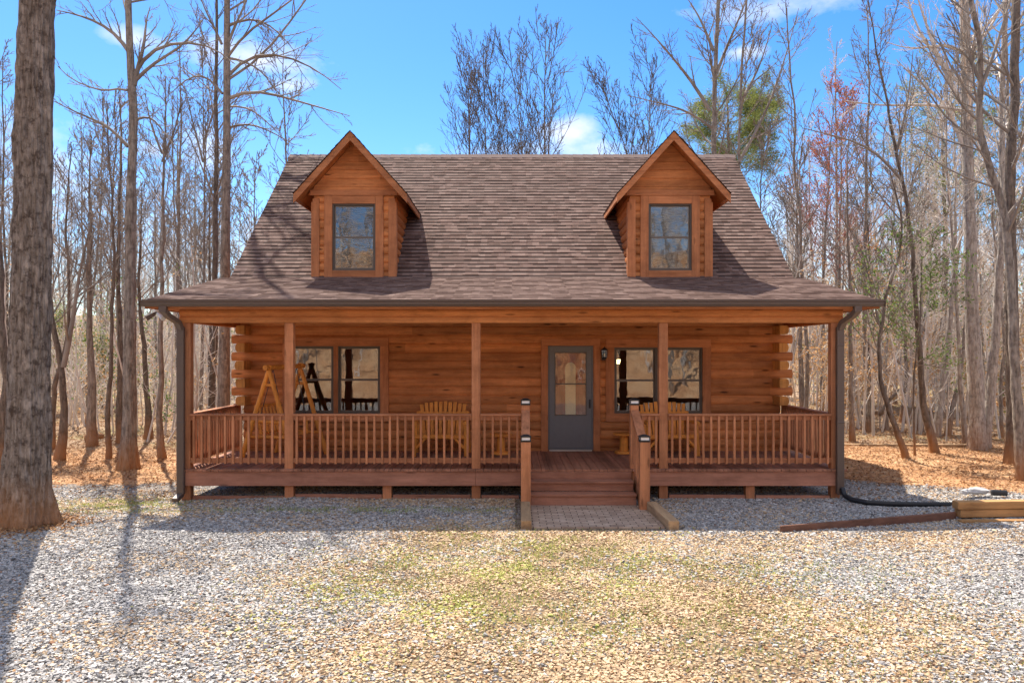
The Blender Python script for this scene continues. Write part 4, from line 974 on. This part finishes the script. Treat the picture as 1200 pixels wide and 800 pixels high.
spec = [ # name label px-path, D, r, extras
 ('gnarled dark tree forking low right of the massive trunk',[(70,541),(76,480),(74,430),(66,380),(60,320),(52,260),(45,190)],18.2,.12,'bark_dark',[(wp(18.2,(74,430),(84,390),(88,350),(96,300),(110,250)),.07)]),
 ('short crooked trunk half hidden by the massive trunk',[(60,532),(62,490),(66,440),(78,400),(80,340),(76,260),(84,170)],20,.09,'bark_dark',None),
 ('thin dark trunk hugging the left picture edge',[(2,556),(4,500),(8,440),(2,380),(0,300),(-8,200),(-10,80)],16.2,.13,'bark_dark',[(wp(16.2,(6,440),(-6,400),(-20,360)),.06)]),
 ('upright grey pole tree between the gnarled and kinked trees',[(108,531),(107,440),(105,350),(106,250),(107,160)],20.5,.15,'bark',None),
 ('slim leaning tree just left of the kinked tree',[(127,537),(126,480),(131,400),(134,320),(133,220),(130,120)],18.5,.075,'bark_dark',None),
 ('straight slender tree directly behind the kinked tree',[(141,532),(139,450),(138,350),(137,220),(135,100)],21,.11,'bark_dark',None),
 ('slender swaying tree with orange base left of the porch post',[(192,538),(186,490),(188,430),(190,360),(190,250),(190,150),(191,90)],18.2,.095,'bark',[(wp(18.2,(190,190),(206,150),(214,110)),.03),(wp(18.2,(190,180),(176,145),(170,110)),.03)]),
 ('forked brown tree behind the left porch gap',[(174,530),(172,470),(170,400),(164,330),(166,220)],22,.12,'bark_dark',None),
 ('tall thin tree with steep branches left of the drooping tree',[(236,525),(237,400),(238,250),(239,140),(237,60)],25,.08,'bark',[(wp(25,(238,190),(225,140),(215,95)),.04),(wp(25,(238,170),(252,125),(262,95)),.04)]),
 ('dark tree seen through the porch left opening',[(248,520),(247,400),(246,300),(244,200)],26,.085,'bark_dark',None),
 ('small many branched tree above the left roof rake',[(300,520),(302,420),(298,300),(296,230),(300,180)],30,.10,'bark',None),
 ('spreading bare tree rising behind the left end of the ridge',[(336,520),(336,300),(335,190),(332,90),(334,40)],31,.12,'bark',None),
 # right side
 ('leaning young tree with leafy sprays beside the right downspout',[(1063,549),(1048,500),(1032,450),(1028,400),(1034,350),(1050,310),(1056,262),(1040,200)],17,.08,'bark_dark',[(wp(17,(1030,380),(1022,340),(1012,300)),.03),(wp(17,(1042,330),(1060,290),(1080,270)),.03)]),
 ('curved dark tree just right of the leaning young tree',[(1097,534),(1084,490),(1078,430),(1074,370),(1070,310),(1062,240),(1045,150),(1028,60),(1016,0)],18.3,.105,'bark_dark',[(wp(18.3,(1056,210),(1020,170),(980,160),(940,150)),.04),(wp(18.3,(1050,180),(1064,120),(1070,60)),.04)]),
 ('thick pale trunk standing tall in the right forest clump',[(1146,524),(1141,450),(1135,350),(1131,200),(1127,60),(1124,-60),(1120,-300)],19,.21,'bark_pale',[(wp(19,(1128,170),(1110,120),(1080,100),(1050,70)),.07),(wp(19,(1126,120),(1100,70),(1085,30),(1070,-20)),.07),(wp(19,(1128,130),(1085,120),(1040,126),(990,118)),.05),(wp(19,(1126,60),(1106,50),(1070,60),(1040,50)),.04)]),
 ('trunk leaning right out of the thick pale tree base',[(1153,524),(1162,460),(1166,380),(1170,300),(1174,200),(1176,80),(1180,-60)],19.2,.14,'bark_pale',None),
 ('pale slender trunk left of the thick pale tree',[(1132,516),(1124,440),(1120,360),(1116,280),(1108,180),(1104,60)],20,.08,'bark_pale',None),
 ('crooked dark snaking tree near the right picture edge',[(1197,574),(1194,470),(1189,370),(1186,260),(1172,215),(1156,170),(1151,110),(1157,60),(1146,10),(1136,-60)],14.2,.115,'bark',[(wp(14.2,(1151,100),(1166,60),(1178,20),(1190,-20)),.04),(wp(14.2,(1150,95),(1130,60),(1110,52)),.03)]),
 ('stout dark trunk behind the snaking tree at the right edge',[(1187,552),(1188,450),(1186,330),(1184,200),(1187,80),(1186,0),(1186,-200)],16.4,.17,'bark_dark',None),
 ('pale twisted trunk left of the thick pale trunk',[(1096,519),(1106,450),(1112,400),(1118,320),(1122,240),(1120,120)],21.5,.13,'bark_pale',None),
 ('leaning stub trunk between the pale twisted trunks',[(1110,515),(1120,470),(1128,430),(1134,370),(1140,300)],22.5,.10,'bark',None),
 ('slim straight tree just right of the right downspout',[(999,525),(999,440),(998,350),(996,250),(998,150)],20.5,.09,'bark',None),
 ('dark straight tree behind the slim one right of the porch',[(1017,514),(1017,430),(1016,330),(1014,220)],25,.14,'bark_dark',None),
 ('grey tree seen past the right corner log ends',[(941,512),(940,430),(939,340),(938,250),(937,180)],27,.13,'bark',None),
 ('wispy tree with thin twisted trunk right of the leafy trees',[(1056,505),(1062,440),(1058,380),(1060,300),(1064,210)],26,.10,'bark',None),
 ('pale straight tree deep behind the curved dark tree',[(1078,516),(1080,440),(1082,340),(1084,220)],24,.12,'bark_pale',None),
 # behind the cabin
 ('leftmost fine branched tree of the clump behind the ridge',[(548,520),(549,300),(548,180),(552,70)],40,.12,'bark',None),
 ('second fine branched tree of the clump behind the ridge',[(574,520),(572,300),(570,180),(566,70)],42,.12,'bark',None),
 ('leaning fine branched tree in the middle of the ridge clump',[(606,520),(604,300),(592,180),(574,100)],41,.11,'bark',None),
 ('right leaning middle tree of the clump behind the ridge',[(622,520),(618,300),(610,180),(596,60)],43,.11,'bark',None),
 ('tallest bare tree of the clump behind the ridge',[(640,520),(639,300),(640,180),(641,40)],38,.15,'bark',None),
 ('bare tree leaning left between ridge clump and right dormer',[(745,520),(744,300),(738,180),(704,90)],39,.11,'bark',None),
 ('slender bare tree just left of the right dormer peak',[(762,520),(760,300),(758,180),(762,70)],41,.11,'bark',None),
 ('great bare tree with sweeping limbs behind the right dormer',[(836,520),(836,300),(835,180),(838,90),(840,0),(842,-60)],31,.19,'bark',[(wp(31,(832,130),(815,100),(790,70),(765,40),(745,20)),.085),(wp(31,(834,150),(808,130),(770,120),(735,112)),.06),(wp(31,(838,90),(858,40),(876,0),(884,-30)),.08),(wp(31,(836,60),(820,20),(800,-10)),.07)]),
 ('forking bare tree with upswept limbs right of the right dormer',[(866,520),(866,300),(866,180),(868,100),(872,30),(878,-30)],29,.10,'bark',[(wp(29,(866,190),(900,130),(920,70),(936,10)),.07),(wp(29,(868,120),(890,80),(905,30)),.06)]),
 ('red budding maple right of the roof',[(964,520),(963,400),(964,280),(966,180),(972,110)],29,.11,'bark',None),
 ('slim red budding maple above the right porch roof',[(985,520),(985,380),(984,260),(986,160),(990,110)],31,.10,'bark',None),
 ('bare tree with dark stem above the right roof rake',[(893,520),(893,420),(892,300),(895,200),(906,140)],30,.09,'bark_dark',None),
]
for i,(lab,pp,D,r,bk,ex) in enumerate(spec):
    n = pp[0][0]; high = pp[-1][1]; pts = [gp(n,D)]+wp(D,*pp[1:])
    red = 'maple' in lab; leafy = 'leaf' in lab or 'green leaves' in lab
    tall = W(pp[-1][0],high,D).z
    cr = dict(t0=.38, n1=24, lenf=.25, ang=.75, up=.12, rmin=.0045+.00016*D, dens=1.)
    if D > 35: cr.update(t0=.42, n1=26, lenf=.36, ang=.5, up=.13, dens=1.1, levels=3, rmin=.0105, jt=.35)
    if 'great' in lab or 'forking bare' in lab: cr.update(n1=22, lenf=.26, up=.13)
    if D < 24: cr.update(t0=.45 if not leafy else .35, n1=18, lenf=.24, rmin=.006)
    lv = None
    if red: lv = (M['redbud'], 1500, .045, .12, .6)
    if lab.startswith('leaning young'): lv = (M['holly'], 700, .04, .10, .5, 5.2, 2.6); cr.update(t0=.3,lmax=1.5)
    if 'lmax' not in cr: cr['lmax'] = 3.6 if D < 35 else 5.2
    tree('maple_tree' if red else 'forest_tree', lab, 'tree', pts, r*.92, (.012 if high > -20 else r*.35), M[bk], M['twig_red'] if red else (M['twig_pale'] if 'pale' in lab else M['twig_dark'] if D > 35 else M['twig']), 20+i, extra=ex, leaves=lv, crown=cr, sides=10, burl=.03, wob=.6, flare=1.28)
# green holly sapling carrying the leafy sprays
D=17.6
tree('holly_sapling','holly sapling with glossy green leaves between the two leaning trees','sapling',[gp(1072,D)]+wp(D,(1070,470),(1072,400),(1080,340),(1078,300)),.03,.012,M['bark_dark'],M['twig'],300,leaves=(M['holly'],1500,.04,.10,.45),crown=dict(t0=.42,n1=16,lenf=.42,ang=1.1,up=.02,lmax=1.2),flare=1.1,wob=.5)
# pines
def pine(label, px, top, D, r, seed, t0=.5, lm=2.2, n=7000, up=.03, size=.09, n1=26):
    z = W(px,top,D).z; g_ = gp(px,D); tree('pine_tree',label,'tree',[g_,Vector((g_.x+.2,D,z*.5)),Vector((g_.x,D,z))],r,.04,M['bark'],M['twig'],seed,leaves=(M['needle'],n,size,.16,.16),crown=dict(t0=t0,n1=n1,lenf=.25,ang=1.25,up=up,lmax=lm,rmin=.01,dens=.9,topf=.3),wob=.4)
pine('wide yellow green pine crown between the sweeping limbs right of the right dormer',852,108,36,.16,401,t0=.70,n=36000,size=.085,lm=2.9,n1=34,up=.0)
pine('tall pine with thin green crown behind the thick pale trunk',1105,105,34,.16,402,t0=.5,n=8000,lm=2.6)
pine('dark pine behind the right edge trees',1176,40,30,.17,403,t0=.45,n=9000,lm=2.6)
pine('small pine low in the forest left of the kinked tree',60,360,30,.08,404,t0=.25,n=3500,lm=1.3)
pine('young pine between the pole tree and the slim leaning tree',118,395,34,.07,405,t0=.2,n=3500,lm=1.2)

# ---- the forest behind: a few patterns, copied tree by tree with trunk and crown
PAT = []
for k in range(9):
    rng = np.random.default_rng(900+k); hh = [17,15,19,14,16,20,13,18,12][k]; lean = rng.normal(size=2)*.5
    P = np.array([[0,0,-.15],[lean[0]*.2,lean[1]*.2,hh*.3],[lean[0]*.9,lean[1]*.6,hh*.6],[lean[0]*1.1,lean[1],hh]]); P = smooth_path(P, 18)
    P[1:,:2] += rng.normal(size=(17,2)).cumsum(0)*.05
    r0 = [.11,.08,.12,.065,.09,.12,.06,.09,.055][k]; R = np.linspace(r0,.02,18)*(1+.5*np.exp(-np.linspace(0,hh,18)/.3))
    tv = tubes([(P[None],R[None],9)])
    sets, tips = make_crown(P,R,rng,t0=[.25,.35,.4,.2,.3,.45,.2,.35,.15][k],n1=[26,24,24,22,26,24,20,26,22][k],lenf=.22,ang=.8,up=.11,rmin=.0085,dens=.9,lmax=3.2)
    PAT.append((P,R,tv,tubes(sets),tips,hh))
MESH = {}
def pat_tree(k, x, y, sc, rz, bk, tw, name, label, cat, group, zs=1):
    key = (k,bk,tw); z = float(hgt(x,y)); e = empty(name,(x,y,z),label,cat,group,rz); e.scale = (sc,sc,sc*zs)
    if key not in MESH:
        a = nmesh('trunk', *PAT[k][2], M[bk], e, smooth=True); b = nmesh('crown', *PAT[k][3], M[tw], e, smooth=True); MESH[key] = (a,b)
    else:
        for o in MESH[key]:
            c = o.copy(); COL.objects.link(c); c.parent = e
rf_ = random.Random(77)
def forest(xf, y0, y1, n, label, group, bks, tws, sc=(.75,1.15), mind=1.0, avoid=None):
    done = []; tries = 0
    while len(done) < n and tries < 6000:
        tries += 1
        y = math.sqrt(rf_.uniform(y0*y0, y1*y1)); px = rf_.uniform(*xf); x = (px-600)/F*y
        if any((x-a)**2+(y-b)**2 < mind**2 for a,b in done): continue
        if avoid and avoid(x,y): continue
        done.append((x,y)); pat_tree(rf_.randrange(9), x, y, rf_.uniform(*sc), rf_.uniform(0,6.28), rf_.choice(bks), rf_.choice(tws), 'forest_tree', label, 'tree', group)
forest((-60,262),22,34,16,'slender bare tree in the near woods left of the cabin','near woods left of the cabin',['bark','bark_dark'],['twig'],(.6,.95))
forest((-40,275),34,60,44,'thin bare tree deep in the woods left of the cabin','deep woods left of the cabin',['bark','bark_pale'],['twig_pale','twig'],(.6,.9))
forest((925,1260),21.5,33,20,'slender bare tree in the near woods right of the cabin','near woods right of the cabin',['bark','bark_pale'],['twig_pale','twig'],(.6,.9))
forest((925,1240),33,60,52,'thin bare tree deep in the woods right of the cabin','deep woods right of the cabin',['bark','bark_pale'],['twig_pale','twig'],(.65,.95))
forest((320,900),30,46,8,'low bare tree just topping the woods behind the cabin roof','low trees behind the cabin',['bark'],['twig'],(.35,.45))
# woods on the far side of the drive, mirrored in the window glass
for i in range(46):
    x = rf_.uniform(-24,24); y = rf_.uniform(-32,-9)
    if abs(x) < 1.5 and y > -12: y -= 8
    pat_tree(rf_.randrange(9), x, y, rf_.uniform(.8,1.1), rf_.uniform(0,6.28), rf_.choice(['bark','bark_pale']), 'twig_pale', 'forest_tree', 'bare tree across the drive, mirrored in the window panes', 'tree', 'woods across the drive')

# ---- undergrowth and the far wood
def thicket(name, label, cat, n, sampler, hr, mat, rmin, lv=None, seed=5, nb=7, k2=6):
    rng = np.random.default_rng(seed); x, y = sampler(n, rng); n = len(x); z = hgt(x,y)
    h = rng.uniform(*hr, n); ln = rng.normal(size=(n,2))*.12
    T = np.linspace(0,1,7)[None,:,None]; b = np.stack([x,y,z-.05],1)[:,None,:]; d = np.stack([ln[:,0]*h,ln[:,1]*h,h],1)[:,None,:]
    P = b+d*T; P[:,1:,:2] += rng.normal(size=(n,6,2)).cumsum(1)*(.03*h/3)[:,None,None]
    R = (.009+.006*h)[:,None]*np.linspace(1,.25,7)[None]; R = np.maximum(R,rmin)
    P1,R1 = spawn(P,R,nb,.15,.97,5,.38,.75,.1,.14,.5,rmin,rng); P2,R2 = spawn(P1,R1,k2,.12,.97,4,.5,.7,.06,.16,.6,rmin*.85,rng)
    V,Fc = tubes([(P,R,5),(P1,R1,3),(P2,R2,3)]); o = nmesh(name,V,Fc,mat,smooth=True); tag(o,label,cat,kind='stuff')
    return P2
def samp(xr, y0, y1):
    def f(n, rng):
        y = np.sqrt(rng.uniform(y0*y0,y1*y1,n)); px = rng.uniform(*xr,n); return (px-600)/F*y, y
    return f
def leafcloud(name,label,cat,tips,cnt,size,mat,seed,spread=.08,asp=.6,sel=None):
    rng = np.random.default_rng(seed); q = tips
    if sel is not None: q = q[sel(q[:,0])]
    q = q.reshape(-1,3); q = q[rng.integers(0,len(q),cnt)]+rng.normal(size=(cnt,3))*spread
    V,Fc = quads(q,size,size*asp,rng); tag(nmesh(name,V,Fc,mat),label,cat,kind='stuff')
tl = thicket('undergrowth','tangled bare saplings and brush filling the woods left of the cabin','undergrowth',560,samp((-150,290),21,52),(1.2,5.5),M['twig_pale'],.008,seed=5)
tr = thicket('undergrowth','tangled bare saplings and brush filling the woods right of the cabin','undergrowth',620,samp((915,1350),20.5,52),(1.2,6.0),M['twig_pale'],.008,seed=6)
clump = lambda s,th: (lambda p: (np.sin(p[:,0]*.8+s)*np.sin(p[:,1]*.55+s*2)+.35*np.sin(p[:,0]*2.1) > th))
leafcloud('beech_leaves','tan and orange dry leaves clinging in the brush right of the cabin','leaves',tr,100000,.042,M['beech'],7,sel=clump(1,-.35))
leafcloud('beech_leaves','scattered orange dry leaves clinging in the brush left of the cabin','leaves',tl,15000,.042,M['beech'],8,sel=clump(2,.05))
leafcloud('evergreen_brush','patches of green brush in the woods left of the cabin','brush',tl,9000,.05,M['holly'],9,sel=clump(4,.45))
leafcloud('evergreen_brush','patches of green brush in the woods right of the cabin','brush',tr,6000,.05,M['holly'],10,sel=clump(5,.5))
def far(name, label, xr, n, seed, y0=60, y1=115, s0=.6, s1=.85):
    rng = np.random.default_rng(seed); Vs=[];Fs=[];b=0; Tips=[]
    for i in range(n):
        P,R,tv,cv,tips,hh = PAT[rng.integers(9)]; y = math.sqrt(rng.uniform(y0*y0,y1*y1)); x = (rng.uniform(*xr)-600)/F*y; z = float(hgt(x,y)); a = rng.uniform(0,6.28); s = rng.uniform(s0,s1)
        Pl = P[None]; Rl = np.maximum(R[None],.03)
        P1,R1 = spawn(Pl,Rl,20,.15,.98,5,.24,.8,.1,.1,.45,.02,rng); P2,R2 = spawn(P1,R1,6,.15,.98,4,.45,.65,.08,.13,.6,.016,rng); P3,R3 = spawn(P2,R2,5,.15,.98,3,.5,.6,.08,.13,.6,.013,rng)
        V,Fc = tubes([(Pl,Rl,6),(P1,R1,3),(P2,R2,3),(P3,R3,3)]); c,s_ = math.cos(a),math.sin(a)
        V = np.stack([V[:,0]*c-V[:,1]*s_, V[:,0]*s_+V[:,1]*c, V[:,2]],1)*s+np.array([x,y,z]); Vs.append(V); Fs.append(Fc+b); b += len(V)
    tag(nmesh(name,np.concatenate(Vs),np.concatenate(Fs),M['twig_pale'],smooth=True),label,'woods',kind='stuff')
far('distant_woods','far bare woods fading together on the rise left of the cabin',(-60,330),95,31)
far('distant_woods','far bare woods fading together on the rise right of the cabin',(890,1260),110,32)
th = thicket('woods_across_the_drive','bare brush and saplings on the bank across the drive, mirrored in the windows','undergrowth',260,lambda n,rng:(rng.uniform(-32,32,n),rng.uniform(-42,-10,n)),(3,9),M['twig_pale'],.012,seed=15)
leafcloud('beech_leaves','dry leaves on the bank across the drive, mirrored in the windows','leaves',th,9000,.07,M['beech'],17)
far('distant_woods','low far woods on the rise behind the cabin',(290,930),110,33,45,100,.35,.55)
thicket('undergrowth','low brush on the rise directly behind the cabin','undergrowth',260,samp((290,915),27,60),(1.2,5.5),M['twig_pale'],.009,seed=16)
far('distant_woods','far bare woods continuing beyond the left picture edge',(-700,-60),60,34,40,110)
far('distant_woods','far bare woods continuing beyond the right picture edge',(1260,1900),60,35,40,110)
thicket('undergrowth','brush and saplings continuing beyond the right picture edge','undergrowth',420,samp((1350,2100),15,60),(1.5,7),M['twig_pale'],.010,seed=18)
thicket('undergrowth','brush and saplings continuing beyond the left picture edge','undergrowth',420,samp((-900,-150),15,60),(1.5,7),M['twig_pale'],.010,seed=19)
# fallen logs
def fallen(a,b,r,label):
    m = MB(); a=Vector(a); b=Vector(b); mid=(a+b)/2+Vector((0,.05,.04)); m.rod(a,mid,r,r*.85,10); m.rod(mid,b,r*.85,r*.6,10); tag(m.build('fallen_log',M['bark'],smooth=True),label,'log')
fallen(gp(100,21.5)+Vector((0,0,.1)),gp(122,21.8)+Vector((0,0,.12)),.12,'short fallen log at the wood edge near the pole tree')
fallen(gp(1030,24)+Vector((0,0,.5)),gp(1056,24)+Vector((0,0,1.35)),.06,'thin leaning dead pole in the woods right of the cabin')
fallen(gp(960,26)+Vector((0,0,.25)),gp(1035,26.5)+Vector((0,0,.3)),.12,'long fallen log lying in the brush right of the porch')
